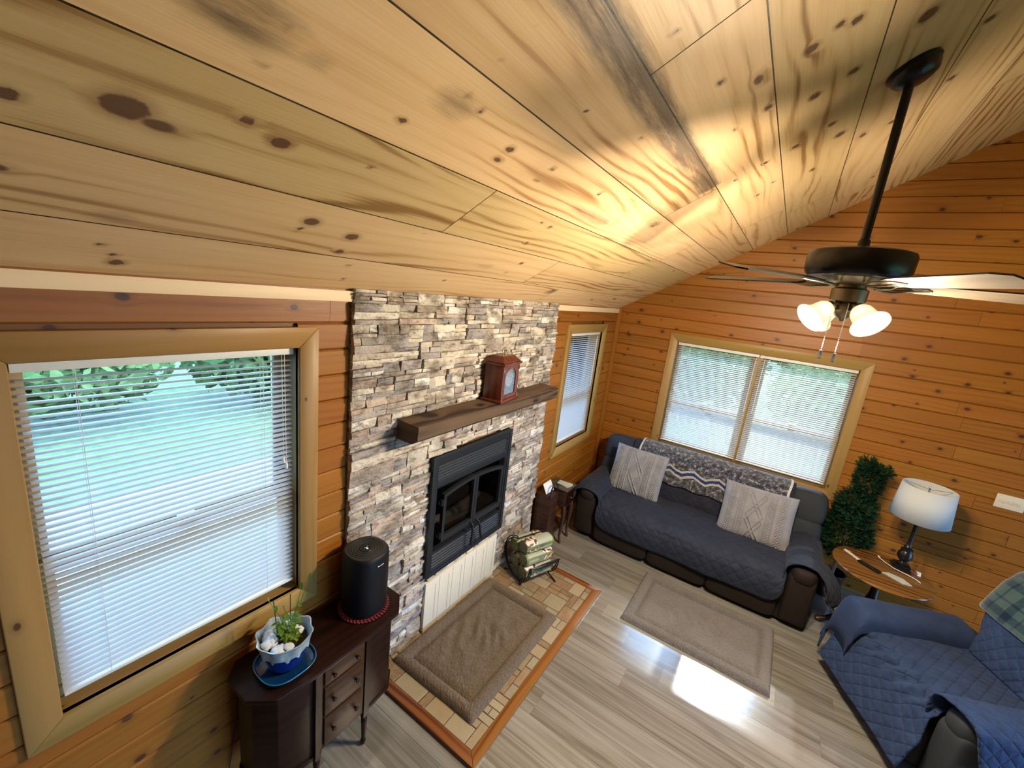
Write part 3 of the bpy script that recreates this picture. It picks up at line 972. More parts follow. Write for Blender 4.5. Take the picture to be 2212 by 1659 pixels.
# ================================================================== FIREPLACE
def build_mantel():
    t = thing('mantel_beam', 'thick dark rough wood mantel beam across the stone wall', 'mantel', (.04, -2.56, 1.585))
    m = MB()
    y0, y1 = -3.385, -1.765
    prof = [(.045, 1.588), (.165, 1.588), (.212, 1.622), (.214, 1.700), (.045, 1.705)]
    N = 60
    def fn(u, v):
        k = v * 5
        i = int(k) % 5; f = k - int(k)
        a, b = prof[i], prof[(i + 1) % 5]
        x = a[0] + (b[0] - a[0]) * f; z = a[1] + (b[1] - a[1]) * f
        y = y0 + (y1 - y0) * u
        n = mnoise.noise(Vector((x * 14, y * 5, z * 14))) * .006 + mnoise.noise(Vector((x * 30, y * 14, z * 40))) * .003
        if x > .06: x += n; z += n * .4
        return (x, y, z)
    m.grid(fn, N, 25, uvf=lambda u, v: (u * 1.62 + 3, v * .62 + 8), cv=True)
    n0 = len(m.v)
    W = 25
    m.f.append(list(range(W))); m.uv.append([(m.v[k][0] * .2, m.v[k][2]) for k in range(W)]); m.t.append((.4, .8, .5)); m.m.append(0)
    m.f.append(list(range(N * W, N * W + W))[::-1]); m.uv.append([(m.v[k][0] * .2, m.v[k][2]) for k in m.f[-1]]); m.t.append((.4, .8, .5)); m.m.append(0)
    m.build('beam', M['beam'], t, smooth=35)
build_mantel()

def build_insert():
    t = thing('fireplace_insert', 'black steel fireplace insert with arched double glass doors', 'fireplace', (.05, -2.625, .49))
    Y0, Y1, Z0, Z1 = -3.075, -2.185, .487, 1.378
    X = .062
    d0, d1, dz0, dz1 = -2.975, -2.285, .735, 1.10     # door field
    m = MB()
    # face frame (recess for louvres and door)
    def b(a, c): m.box(a, c)
    b((.02, Y0, Z0), (X, Y0 + .05, Z1)); b((.02, Y1 - .05, Z0), (X, Y1, Z1))
    b((.02, Y0 + .05, Z0), (X, Y1 - .05, Z0 + .045)); b((.02, Y0 + .05, 1.31), (X, Y1 - .05, Z1))
    b((.02, Y0 + .05, 1.15), (X, Y1 - .05, 1.205)); b((.02, Y0 + .05, .648), (X, Y1 - .05, .665))
    b((.02, Y0 + .05, .66), (X - .004, -3.02, 1.16)); b((.02, -2.24, .66), (X - .004, Y1 - .05, 1.16))
    m.build('face_frame', M['stove'], t, bevel=.002)
    m = MB(); b = lambda a, c: m.box(a, c)
    b((.085, Y0, Z0 - .004), (.085 + .0001, Y0 + .0001, Z0))
    m = MB()
    m.box((X, Y0 - .006, Z0 - .004), (X + .006, Y0 + .03, Z1 + .006)); m.box((X, Y1 - .03, Z0 - .004), (X + .006, Y1 + .006, Z1 + .006))
    m.box((X, Y0 + .03, Z1 - .03), (X + .006, Y1 - .03, Z1 + .006)); m.box((X, Y0 + .03, Z0 - .004), (X + .006, Y1 - .03, Z0 + .028))
    m.build('trim_surround', M['stove'], t, bevel=.002)
    for nm, za, zb, n, mt in (('upper_louver', 1.205, 1.31, 5, 'stovegrey'), ('lower_louver', .535, .648, 5, 'stovegrey')):
        m = MB()
        h = (zb - za) / n
        for k in range(n):
            z = za + k * h
            y0, y1 = -3.03, -2.232
            P = [(X - .002, y0, z), (X - .002, y1, z), (X - .026, y1, z + h * .98), (X - .026, y0, z + h * .98), (X - .012, y0, z - .0), (X - .012, y1, z - .0)]
            m.add(P, [(0, 1, 2, 3), (0, 4, 5, 1)])
            m.box((X - .005, y0, z), (X + .002, y1, z + .005))
        m.box((.018, Y0 + .05, za), (.03, Y1 - .05, zb))
        m.build(nm, M[mt], t)
    # firebox behind the glass
    m = MB()
    m.box((-.24, Y0 + .08, .68), (-.23, Y1 - .08, 1.16)); m.box((-.24, Y0 + .07, .68), (.03, Y0 + .08, 1.16)); m.box((-.24, Y1 - .08, .68), (.03, Y1 - .07, 1.16))
    m.box((-.24, Y0 + .07, .67), (.03, Y1 - .07, .68)); m.box((-.24, Y0 + .07, 1.16), (.03, Y1 - .07, 1.17))
    m.build('firebox', M['matteblack'], t)
    # logs
    for k, (y, z, r, a) in enumerate(((-2.62, .73, .045, .1), (-2.50, .78, .035, -.3), (-2.74, .76, .03, .35))):
        m = MB()
        p = Vector((-.1, y, z)); dv = Vector((.12 * a, .2, .03 * a))
        m.tube([p - dv, p - dv * .4 + Vector((0, 0, .006)), p + dv * .5, p + dv], [r * .9, r, r * .95, r * .8], 10)
        m.build('burnt_log', plain('charred_log_%d' % k, (.10, .085, .075), .9, bump=.8, scale=40) if k == 0 else bpy.data.materials['charred_log_0'], t, smooth=50)
    # doors: arched frame in two leaves
    mid = (d0 + d1) / 2
    def arch(y):  # top edge of the arched doors
        s = (y - mid) / ((d1 - d0) / 2)
        return 1.135 - .04 * s * s
    for i, (a, c) in enumerate(((d0, mid - .002), (mid + .002, d1))):
        door = None
        m = MB()
        fw = .026
        m.box((X - .004, a, dz0), (X + .022, a + fw, arch(a) - .002)); m.box((X - .004, c - fw, dz0), (X + .022, c, arch(c) - .002))
        m.box((X - .004, a + fw, dz0), (X + .022, c - fw, dz0 + .045))
        n = 10
        for k in range(n):
            y0, y1 = a + (c - a) * k / n, a + (c - a) * (k + 1) / n
            P = []
            for x in (X - .004, X + .024):
                P += [(x, y0, arch(y0) - fw), (x, y1, arch(y1) - fw), (x, y1, arch(y1)), (x, y0, arch(y0))]
            m.add(P, [(0, 3, 2, 1), (4, 5, 6, 7), (0, 1, 5, 4), (3, 7, 6, 2)])
        door = m.build('door', M['stove'], t, bevel=.0, weld=True, smooth=30)
        m = MB()
        P = []
        m.add([(X, a + .01, dz0 + .03), (X, c - .01, dz0 + .03)] + [(X, a + .01 + (c - a - .02) * (1 - k / 8), arch(a + (c - a) * (1 - k / 8)) - .012) for k in range(9)], [tuple(range(11))])
        m.build('glass_pane', M['stoveglass'], door)
        # long lever handle
        hy = c - .03 if i == 0 else a + .03
        ty = hy - .0 if i == 0 else hy + .06
        m = MB()
        m.tube([(X + .02, hy, dz0 + .02), (X + .05, hy + (ty - hy) * .1, dz0 + .012), (X + .055, hy + (ty - hy) * .35, dz0 - .03), (X + .05, ty, dz0 - .16)], [.007, .007, .008, .010], 10)
        m.build('handle', M['iron'], door, smooth=60)
        hy = a if i == 0 else c
        for z in (dz0 + .05, dz0 + .30):
            m = MB()
            m.lathe([(.011, 0), (.011, .045)], (X + .012, hy + (-.008 if i == 0 else .008), z - .02), 10)
            m.box((X - .002, hy - .03, z - .008), (X + .008, hy + .03, z + .012))
            m.build('hinge', M['iron'], door)
def stoveglass():
    t = NT('smoked_glass')
    tr = t.n('BsdfTransparent', {'Color': (.35, .33, .3, 1)})
    gl = t.n('BsdfGlossy', {'Roughness': .05, 'Color': (.5, .5, .5, 1)})
    fr = t.n('Fresnel', {'IOR': 1.4})
    mx = t.n('MixShader', {0: fr.outputs[0], 1: tr.outputs[0], 2: gl.outputs[0]})
    return t.finish(mx.outputs[0])
M['stoveglass'] = stoveglass()
build_insert()

def build_vent():
    t = thing('vent_panel', 'cream slotted metal panel set in the stone below the fireplace', 'vent panel', (.05, -2.63, .03))
    y0, y1 = -3.052, -2.208
    m = MB(); m.box((.02, y0, .03), (.052, y1, .425)); m.build('panel', M['cream'], t, bevel=.003)
    sm = plain('slot_brown', (.28, .22, .14), .7)
    for k in range(6):
        m = MB()
        y = y0 + .10 + k * (y1 - y0 - .14) / 5
        for j in range(22):
            z = .085 + j * .0135
            m.box((.0522, y - .004, z), (.0532, y + .004, z + .005))
        m.build('slot_row', sm, t)
    m = MB()
    for k in range(1, 6):
        y = y0 + k * (y1 - y0) / 6
        m.box((.052, y - .001, .034), (.0545, y + .001, .42))
    m.build('seams', M['cream'], t)
build_vent()

def build_hearth():
    t = thing('hearth', 'tiled stone hearth with oak border on the floor below the fireplace', 'hearth', (.45, -2.6, 0))
    x1, y0, y1 = .880, -3.492, -1.722
    bw = .062; H = .024
    m = MB(); m.box((.02, y0 + bw, .001), (x1 - bw, y1 - bw, H - .006)); m.build('grout_bed', M['grout'], t)
    # border boards with mitred corners
    def board(q, hor, tn):
        m = MB()
        P = [(p[0], p[1], 0.001) for p in q] + [(p[0], p[1], H) for p in q]
        F = [(3, 2, 1, 0), (4, 5, 6, 7), (0, 1, 5, 4), (1, 2, 6, 5), (2, 3, 7, 6), (3, 0, 4, 7)]
        ou, ov = random.uniform(0, 50), random.uniform(0, 50)
        g = lambda k: ((P[k][0] + ou, P[k][1] + ov + P[k][2]) if hor else (P[k][1] + ou, P[k][0] + ov + P[k][2]))
        m.add(P, F, [[g(k) for k in f] for f in F], tn)
        m.build('oak_border', M['oak'], t, bevel=.004)
    board([(.03, y0), (x1, y0), (x1 - bw, y0 + bw), (.03, y0 + bw)], True, (.42, .7, .2))
    board([(x1, y0), (x1, y1), (x1 - bw, y1 - bw), (x1 - bw, y0 + bw)], False, (.62, .35, .6))
    board([(x1, y1), (.03, y1), (.03, y1 - bw), (x1 - bw, y1 - bw)], True, (.45, .7, .2))
    # random ashlar tiles
    u = .052
    nx, ny = int((x1 - bw - .03) / u), int((y1 - y0 - 2 * bw) / u)
    ux, uy = (x1 - bw - .03) / nx, (y1 - y0 - 2 * bw) / ny
    occ = [[0] * ny for _ in range(nx)]
    pal = [(.25, .19, .11), (.20, .14, .075), (.29, .24, .155), (.18, .105, .05), (.24, .21, .135), (.20, .12, .06), (.30, .25, .165)]
    rr = random.Random(5)
    m = MB()
    for i in range(nx):
        for j in range(ny):
            if occ[i][j]: continue
            opts = [(2, 2), (2, 3), (3, 2), (1, 2), (2, 1), (4, 2), (2, 4), (3, 3), (1, 3)]
            rr.shuffle(opts)
            for (a, b) in opts + [(1, 1)]:
                if i + a <= nx and j + b <= ny and all(not occ[p][q] for p in range(i, i + a) for q in range(j, j + b)):
                    break
            for p in range(i, i + a):
                for q in range(j, j + b): occ[p][q] = 1
            g = .0025
            X0, Y0 = .03 + i * ux + g, y0 + bw + j * uy + g
            X1, Y1 = .03 + (i + a) * ux - g, y0 + bw + (j + b) * uy - g
            jt = lambda: rr.uniform(-.0015, .0015)
            c = rr.choice(pal); k = rr.uniform(.85, 1.12)
            c = tuple(v * k for v in c)
            zt = H - rr.uniform(0, .001)
            e = .003
            q = [(X0 + jt(), Y0 + jt()), (X1 + jt(), Y0 + jt()), (X1 + jt(), Y1 + jt()), (X0 + jt(), Y1 + jt())]
            cx, cy = (X0 + X1) / 2, (Y0 + Y1) / 2
            inn = [(p[0] + (e if p[0] < cx else -e), p[1] + (e if p[1] < cy else -e)) for p in q]
            P = [(p[0], p[1], H - .006) for p in q] + [(p[0], p[1], zt - .0022) for p in q] + [(p[0], p[1], zt) for p in inn]
            F = [(0, 1, 5, 4), (1, 2, 6, 5), (2, 3, 7, 6), (3, 0, 4, 7), (4, 5, 9, 8), (5, 6, 10, 9), (6, 7, 11, 10), (7, 4, 8, 11), (8, 9, 10, 11)]
            m.add(P, F, None, c)
    m.build('stone_tiles', M['tile'], t)
build_hearth()

def mat_rug(name, label, cat, x0, x1, y0, y1, z0, mat, bw=.085, h=.035, hb=.05, wr=1., rot=0.):
    cx, cy = (x0 + x1) / 2, (y0 + y1) / 2
    m = MB()
    hx, hy = (x1 - x0) / 2, (y1 - y0) / 2
    nx, ny = int((x1 - x0) / .011), int((y1 - y0) / .011)
    def fn(u, v):
        a, b = (u * 2 - 1) * hx, (v * 2 - 1) * hy
        dx, dy = hx - abs(a), hy - abs(b)
        d = min(dx, dy)
        # rounded border tube, seam, padded field
        if d < bw:
            q = d / bw
            z = hb * math.sqrt(max(0, 1 - (2 * q - 1) ** 2)) ** .6
            z = max(z, .012 if q > .5 else 0) + .003 * mnoise.noise(Vector((a * 40, b * 40, 8.))) * min(1, q * 4)
        else:
            q = min(1, (d - bw) / .05)
            z = .012 + (h - .012) * math.sin(q * PI / 2)
            n = mnoise.noise(Vector((a * 7 + 3, b * 4, 1.7)))
            n2 = mnoise.noise(Vector((a * 16 + b * 9, b * 7, 5.1)))
            c = math.exp(-((a + .0) ** 2 + (b - .0) ** 2) / .045)
            z += wr * q * (n * .008 + c * n2 * .040 + .006 * mnoise.noise(Vector((a * 30, b * 30, 2.))))
        # wobbly outline
        s = 1 + .012 * mnoise.noise(Vector((a * 3, b * 3, 9)))
        return (cx + a * s, cy + b * s, z0 + z)
    m.grid(fn, nx, ny, uvf=lambda u, v: (u, v))
    n = len(m.v)
    m.box((x0 + .02, y0 + .02, z0), (x1 - .02, y1 - .02, z0 + .006))
    o = m.build(name, mat, None, smooth=70)
    o.location = (cx, cy, z0)
    for vtx in o.data.vertices:
        c = vtx.co - Vector((cx, cy, z0))
        vtx.co = Matrix.Rotation(rot, 3, 'Z') @ c
    tag(o, label, cat)
    return o
mat_rug('hearth_mat', 'beige fleece mat with padded border lying on the stone hearth', 'mat', .075, .735, -3.335, -2.285, .0245, M['fleece'])
mat_rug('floor_mat', 'tan fleece mat on the wood floor in front of the sofa', 'mat', 1.115, 2.170, -1.905, -1.185, .001, M['fleece2'], wr=.35, h=.034, hb=.042)

def build_clock():
    t = thing('mantel_clock', 'reddish wood bracket clock with arched glass on the mantel', 'clock', (.128, -2.515, 1.703), rotz=math.radians(8))
    # local frame: front = +x, width along y
    w, d, h = .128, .070, .262
    W = MB(); W.box((-d - .01, -w - .012, 0), (d + .012, w + .012, .022), 'y'); W.build('base', M['clockwood'], t, bevel=.004, local=True)
    m = MB(); m.box((-d, -w, .022), (d - .012, w, h), 'z'); m.build('case', M['clockwood'], t, bevel=.002, local=True)
    # door frame with arched opening
    ow, oz0, oz1 = .082, .05, .175
    pts = [(-ow, oz0)] + [(ow, oz0)] + [(ow * math.cos(PI * k / 14), oz1 + ow * .75 * math.sin(PI * k / 14)) for k in range(15)]
    outer = [(-w, .022), (w, .022), (w, oz1)] + [(w, h)] + [(w * .5, h), (0, h), (-w * .5, h), (-w, h), (-w, oz1)]
    bm = bmesh.new()
    vo = [bm.verts.new((d, p[0], p[1])) for p in outer]; vi = [bm.verts.new((d, p[0], p[1])) for p in pts]
    eo = [bm.edges.new((vo[i], vo[(i + 1) % len(vo)])) for i in range(len(vo))]
    ei = [bm.edges.new((vi[i], vi[(i + 1) % len(vi)])) for i in range(len(vi))]
    bmesh.ops.triangle_fill(bm, edges=eo + ei, use_beauty=True)
    r = bmesh.ops.extrude_face_region(bm, geom=bm.faces[:])
    for v in [g for g in r['geom'] if isinstance(g, bmesh.types.BMVert)]: v.co.x -= .014
    bmesh.ops.recalc_face_normals(bm, faces=bm.faces)
    m = MB()
    bm.verts.index_update()
    m.add([tuple(v.co) for v in bm.verts], [tuple(v.index for v in f.verts) for f in bm.faces], [[(v.co.z, v.co.y) for v in f.verts] for f in bm.faces], (.6, .4, .5))
    bm.free()
    door = m.build('door_frame', M['clockwood'], t, local=True)
    m = MB(); m.add([(d - .004, p[0] * 1.02, p[1]) for p in pts], [tuple(range(len(pts)))]); m.build('glass', M['clockglass'], door, local=True)
    m = MB(); m.lathe([(.001, 0), (.06, 0), (.062, .002)], (0, 0, 0), 32, xf=Matrix.Translation((d - .012, 0, .165)) @ Matrix.Rotation(PI / 2, 4, 'Y')); m.build('dial', M['paper'], t, local=True)
    for y in (-w + .006, w - .006):
        for z in (.03, h - .03):
            m = MB()
            m.tube([(d + .004, y, z - .012), (d + .004, y, z + .012)], .0055, 8)
            m.build('corner_fitting', M['brass'], t, local=True, smooth=60)
    # stepped top
    for i, (a, z0, z1) in enumerate(((.014, h, h + .016), (.004, h + .016, h + .026))):
        m = MB(); m.box((-d - a, -w - a, z0), (d + a, w + a, z1), 'y'); m.build('cornice', M['clockwood'], t, bevel=.004, local=True)
    m = MB()
    z0, z1 = h + .026, h + .06
    a0, b0, a1, b1 = d - .004, w - .004, d - .03, w - .045
    P = [(-a0, -b0, z0), (a0, -b0, z0), (a0, b0, z0), (-a0, b0, z0), (-a1, -b1, z1), (a1, -b1, z1), (a1, b1, z1), (-a1, b1, z1)]
    m.add(P, [(0, 3, 2, 1), (4, 5, 6, 7), (0, 1, 5, 4), (1, 2, 6, 5), (2, 3, 7, 6), (3, 0, 4, 7)])
    m.build('sloped_top', M['clockwood'], t, bevel=.003, local=True)
    m = MB()
    m.tube([(0, -.022 + .0, z1), (0, -.026, z1 + .022), (0, -.018, z1 + .036), (0, .018, z1 + .036), (0, .026, z1 + .022), (0, .022, z1)], .004, 8)
    m.build('carry_handle', M['brass'], t, local=True, smooth=60)
def clockglass():
    t = NT('clock_glass')
    tr = t.n('BsdfTransparent', {'Color': (.6, .6, .58, 1)})
    gl = t.n('BsdfGlossy', {'Roughness': .01, 'Color': (1, 1, 1, 1)})
    mx = t.n('MixShader', {0: .45, 1: tr.outputs[0], 2: gl.outputs[0]})
    return t.finish(mx.outputs[0])
M['clockglass'] = clockglass()
build_clock()

# ================================================================== LOG RACK
def build_rack():
    t = thing('log_rack', 'black wrought iron crescent log rack on the hearth', 'log rack', (.30, -2.0, .0245), rotz=0)
    # crescents in the xz-plane at two y positions
    def cres(y, r):
        c = (.285, .235)
        return [(c[0] + r * math.cos(a), y, c[1] + r * math.sin(a)) for a in [math.radians(k) for k in range(100, 372, 8)]]
    for y in (-2.14, -1.84):
        m = MB()
        for r in (.175, .192):
            p = cres(y, r)
            m.tube(p, .0055, 8)
        a = cres(y, .175); b = cres(y, .192)
        for k in range(0, len(a), 3): m.tube([a[k], b[k]], .004, 6)
        m.build('crescent', M['iron'], t, smooth=60)
    for k in (0, 8, 16, 24):
        m = MB()
        p = cres(-2.14, .175)[k]; q = cres(-1.84, .175)[k]
        m.tube([p, q], .005, 8)
        m.build('cross_bar', M['iron'], t, smooth=60)
    m = MB()
    P = []
    def fn(u, v):
        y = -2.16 + .36 * u
        w = .022 * math.sin(PI * min(1, max(0, u))) ** .7 + .002
        p = .46; z = .235 + .012 * math.sin(PI * u)
        a = 2 * PI * v
        return (p + math.cos(a) * w * .55 + .02 * math.sin(PI * u), y, z + math.sin(a) * w * .8)
    m.grid(fn, 20, 12, cv=True)
    m.build('front_rail', M['black'], t, smooth=60)
    for (x, y, s) in ((.36, -2.14, 1), (.13, -2.14, -1), (.47, -1.84, 1), (.12, -1.84, -1)):
        m = MB()
        xa = .30 if s > 0 else .22
        m.tube([(xa, y, .075 + .0), (xa + s * .03, y, .06), (x + s * .0, y, .031), ], .0065, 8)
        m.lathe([(.002, 0), (.010, .0), (.010, .006), (.005, .009)], (x, y, .0248), 10)
        m.build('leg', M['iron'], t, smooth=60)
    return t
RACK = build_rack()
def logs():
    wrap = NT('log_wrapper_paper')
    uv = wrap.uv()
    sp = wrap.n('SeparateXYZ', {0: uv})
    n = wrap.noise(uv, 30, 3, .6)
    band = wrap.math('GREATER_THAN', sp.outputs[0], .62)
    c = wrap.mix(band, (.36, .38, .27), wrap.ramp(wrap.noise(uv, 11, 3), [(.40, (.05, .025, .015)), (.47, (.30, .13, .05)), (.52, (.62, .52, .42)), (.62, (.7, .68, .62))]))
    ends = wrap.math('MAXIMUM', wrap.math('LESS_THAN', sp.outputs[0], .06), wrap.math('LESS_THAN', wrap.math('ABSOLUTE', wrap.math('SUBTRACT', sp.outputs[1], .5)), .035))
    ends = wrap.math('MAXIMUM', ends, wrap.math('LESS_THAN', wrap.math('ABSOLUTE', wrap.math('SUBTRACT', sp.outputs[1], .98)), .04))
    c = wrap.mix(ends, c, (.16, .19, .045))
    wrap.bsdf(color=c, rough=.38, normal=wrap.bump(n, .6, .006), spec=.5)
    M['wrap'] = wrap.m
    M['wrapend'] = plain('green_wrapper_end', (.085, .10, .04), .4, noise_amt=.5, scale=25, bump=.6)
    M['ink'] = plain('dark_ink', (.05, .06, .05), .6)
    M['redink'] = plain('red_ink', (.45, .10, .05), .6)
    spots = [((.375, .150), 'lowest of the wrapped firelogs at the front of the iron rack', 0, .075), ((.362, .262), 'middle wrapped firelog at the front of the iron rack', .2, .0),
             ((.345, .374), 'topmost cream and green wrapped firelog on the iron rack', -.1, .02), ((.215, .32), 'green wrapped firelog at the back of the rack against the stone', .1, .0), ((.245, .19), 'wrapped firelog in the bottom of the rack behind the front logs', .0, .0)]
    for i, ((x, z), lab, a, dy) in enumerate(spots):
        x -= .01
        t = thing('wrapped_firelog', lab, 'firelog', (x, -1.99, z - .045), group='wrapped firelogs in the iron rack')
        m = MB()
        L = .145; R = (.060, .054)
        def fn(u, v):
            th = 2 * PI * v + .4 + a
            e = .72
            c, s = math.cos(th), math.sin(th)
            px = R[0] * abs(c) ** e * (1 if c >= 0 else -1); pz = R[1] * abs(s) ** e * (1 if s >= 0 else -1)
            k = 1 - .10 * max(0, abs(u * 2 - 1) - .85) / .15
            nn = mnoise.noise(Vector((u * 9 + i * 7, c * 2, s * 2))) * .003
            return (x + px * k + nn, -1.99 + (u * 2 - 1) * L, z + pz * k + nn)
        m.grid(fn, 16, 28, cv=True, uvf=lambda u, v: (1 - u if i % 2 == 0 else u, v))
        m.build('wrapper', M['wrap'], t, smooth=50)
        for s in (-1, 1):
            m = MB()
            def fe(u, v):
                th = 2 * PI * v + .4 + a
                c, q = math.cos(th), math.sin(th)
                px = R[0] * abs(c) ** .72 * (1 if c >= 0 else -1) * .9; pz = R[1] * abs(q) ** .72 * (1 if q >= 0 else -1) * .9
                k = 1 - u
                n2 = mnoise.noise(Vector((v * 9 + i, u * 4, s * 3))) * .008 * math.sin(PI * u)
                return (x + px * k, -1.99 + s * (L + .006 * math.sin(PI * u * .5) + n2), z + pz * k)
            m.grid(fe, 6, 24, cv=True)
            m.build('folded_end', M['wrapend'], t, smooth=50)
        if i < 3:
            X = x + R[0] + .004
            m = MB()
            for j, (zz, n) in enumerate(((.022, 7), (.010, 9), (-.002, 5))):
                text_marks(m, (X - .002 + .0, -2.02 + j * .01, z + zz - .004), (0, 1, 0), (-.15, 0, 1), .085 - j * .02, .0045, n)
            m.build('print', M['ink'], t)
            m = MB(); m.lathe([(.001, 0), (.008, 0)], (0, 0, 0), 12, xf=Matrix.Translation((X - .001, -2.0, z - .022)) @ Matrix.Rotation(PI / 2, 4, 'Y'))
            m.build('seal', M['redink'], t)
logs()
# turn the rack and the logs lying in it slightly away from the wall
ang = math.radians(-21); piv = Vector((.30, -2.0, 0))
for o in [q for q in COL.objects if q.parent is None and (q == RACK or q.name.startswith('wrapped_firelog'))]:
    r = o.location - piv
    o.location = piv + Matrix.Rotation(ang, 3, 'Z') @ r
    o.rotation_euler = (0, 0, ang)

# ================================================================== SEWING CABINET
def build_cabinet():
    t = thing('sewing_cabinet', 'small dark mahogany sewing cabinet with chamfered ends and drawers', 'cabinet', (.19, -3.88, 0))
    zt = .735
    m = MB()
    out = [(.03, -4.235), (.10, -4.295), (.255, -4.295), (.345, -4.215), (.36, -4.05), (.36, -3.745), (.345, -3.57), (.255, -3.485), (.10, -3.485), (.03, -3.545)]
    m.prism(out, zt - .022, zt, grain=1, tone=(.4, .5, .5)); m.build('table_top', M['mahog'], t, bevel=.005)
    m = MB(); m.prism([(.06, -4.02), (.335, -4.02), (.335, -3.775), (.06, -3.775)], .235, zt - .022); m.build('drawer_case', M['walnut'], t, bevel=.002)
    for s, nm in ((-1, 'side_compartment'), (1, 'side_compartment')):
        c0 = -4.025 if s < 0 else -3.77
        c1 = -4.262 if s < 0 else -3.518
        poly = [(.055, c0), (.055, c1 - s * .05), (.11, c1), (.235, c1), (.305, c1 - s * .07), (.325, c0)]
        if s > 0: poly = poly
        m = MB(); m.prism(poly if s < 0 else poly[::-1], .215, zt - .024, grain=0); m.build(nm, M['mahog'], t, bevel=.003)
        m = MB()
        bp = [(p[0] + (.006 if p[0] > .2 else -.004), p[1] + s * .006) for p in poly]
        m.prism(bp if s < 0 else bp[::-1], .205, .228); m.build('base_moulding', M['mahog'], t, bevel=.002)
    # drawers on the room side
    dz = [(.615, .700), (.44, .600), (.262, .425)]
    for i, (a, b) in enumerate(dz):
        m = MB(); m.box((.334, -4.0, a), (.348, -3.795, b), 'y', (.5, .4, .5)); d = m.build('drawer', M['walnut'], t, bevel=.003)
        for y in (-3.96, -3.835):
            m = MB()
            m.lathe([(.0, 0), (.006, 0), (.005, .008), (.010, .014), (.011, .019), (.0, .023)], (0, 0, 0), 14, xf=Matrix.Translation((.348, y, (a + b) / 2)) @ Matrix.Rotation(PI / 2, 4, 'Y'))
            m.build('knob', M['mahog'], d, smooth=60)
    for (x, y) in ((.325, -4.025), (.325, -3.755), (.075, -4.025), (.075, -3.755)):
        m = MB()
        m.box((x - .016, y - .016, .20), (x + .016, y + .016, zt - .024), 'z')
        m.lathe([(.016, .2), (.018, .19), (.012, .18), (.016, .17), (.015, .15), (.011, .06), (.009, .04), (.014, .03), (.014, .018), (.008, .0), (0.001, 0)][::-1], (x, y, 0), 14)
        m.build('leg', M['mahog'], t, smooth=40)
build_cabinet()

def build_purifier():
    cx, cy, z0 = .175, -3.665, .739
    m = MB()
    seg = 44
    m.lathe([(.122, 0), (.122, .004), (.001, .004)], (cx, cy, .735), 40)
    for k in range(seg):
        a = 2 * PI * k / seg
        p = [(cx + (.121 + .009 * math.sin(b)) * math.cos(a + .05 * math.cos(b)), cy + (.121 + .009 * math.sin(b)) * math.sin(a + .05 * math.cos(b)), .7395 + .006 * math.sin(b * .5) ** 2) for b in [2 * PI * j / 6 for j in range(7)]]
        m.tube(p, .0035, 5)
    d = m.build('crochet_doily', M['red_crochet'], None, smooth=60)
    for v in d.data.vertices: v.co -= Vector((cx, cy, .735))
    d.location = (cx, cy, .735)
    tag(d, 'red crocheted doily under the black air purifier', 'doily')
    z0 = .7425
    t = thing('air_purifier', 'tall black rounded air purifier standing on the sewing cabinet', 'air purifier', (cx, cy, z0))
    H = .345; R = .112
    def ring(th):
        e = .86
        c, s = math.cos(th), math.sin(th)
        return (abs(c) ** e * (1 if c >= 0 else -1), abs(s) ** e * (1 if s >= 0 else -1))
    prof = [(.92, 0), (.98, .012), (1., .04), (1., H - .03), (.985, H - .012), (.95, H - .004), (.90, H)]
    m = MB()
    def fn(u, v):
        k = u * (len(prof) - 1); i = min(int(k), len(prof) - 2); f = k - i
        r = prof[i][0] + (prof[i + 1][0] - prof[i][0]) * f; z = prof[i][1] + (prof[i + 1][1] - prof[i][1]) * f
        c, s = ring(2 * PI * v)
        return (cx + c * r * R, cy + s * r * R, z0 + z)
    m.grid(fn, 18, 48, cv=True); m.build('body', M['matteblack'], t, smooth=50)
    m = MB()
    m.add([(cx + ring(2 * PI * k / 48)[0] * .90 * R, cy + ring(2 * PI * k / 48)[1] * .90 * R, z0 + H) for k in range(48)], [tuple(range(48))])
    for r in (.085, .072, .059, .046):
        m.tube([(cx + r * math.cos(2 * PI * k / 40), cy + r * math.sin(2 * PI * k / 40), z0 + H + .0005) for k in range(40)], .002, 6, close=True)
    m.build('top_grille', M['rubber'], t, smooth=60)
    m = MB(); m.lathe([(.001, .003), (.034, .003), (.036, 0)][::-1], (cx, cy, z0 + H + .0005), 28); m.build('control_disc', M['black'], t, smooth=40)
    g = NT('green_indicator'); e = g.n('Emission', {'Color': (.25, 1., .35, 1), 'Strength': 3.}); g.finish(e.outputs[0])
    m = MB(); m.box((cx + .004, cy - .004, z0 + H + .0035), (cx + .016, cy + .001, z0 + H + .0045)); m.build('indicator_light', g.m, t)
    lw = NT('white_indicator'); e = lw.n('Emission', {'Color': (.8, .8, .9, 1), 'Strength': .5}); lw.finish(e.outputs[0])
    m = MB(); m.lathe([(.0005, .0), (.002, 0)], (cx - .004, cy + .01, z0 + H + .004), 8); m.lathe([(.0005, .0), (.002, 0)], (cx - .002, cy - .006, z0 + H + .004), 8); m.build('button_light', lw.m, t)
    m = MB()
    # small silver wordmark on the front right, too small to read
    for k in range(9):
        th = math.radians(-6 + k * 3.6); th2 = math.radians(-6 + k * 3.6 + 2.8)
        a = (cx + math.cos(th) * (R + .0012), cy + math.sin(th) * (R + .0012)); b = (cx + math.cos(th2) * (R + .0012), cy + math.sin(th2) * (R + .0012))
        z = z0 + H - .052
        hh = .0055 if k in (0, 4) else .004
        m.add([(a[0], a[1], z), (b[0], b[1], z), (b[0], b[1], z + hh), (a[0], a[1], z + hh)], [(0, 1, 2, 3)])
    m.build('wordmark', M['paper'], t)
build_purifier()

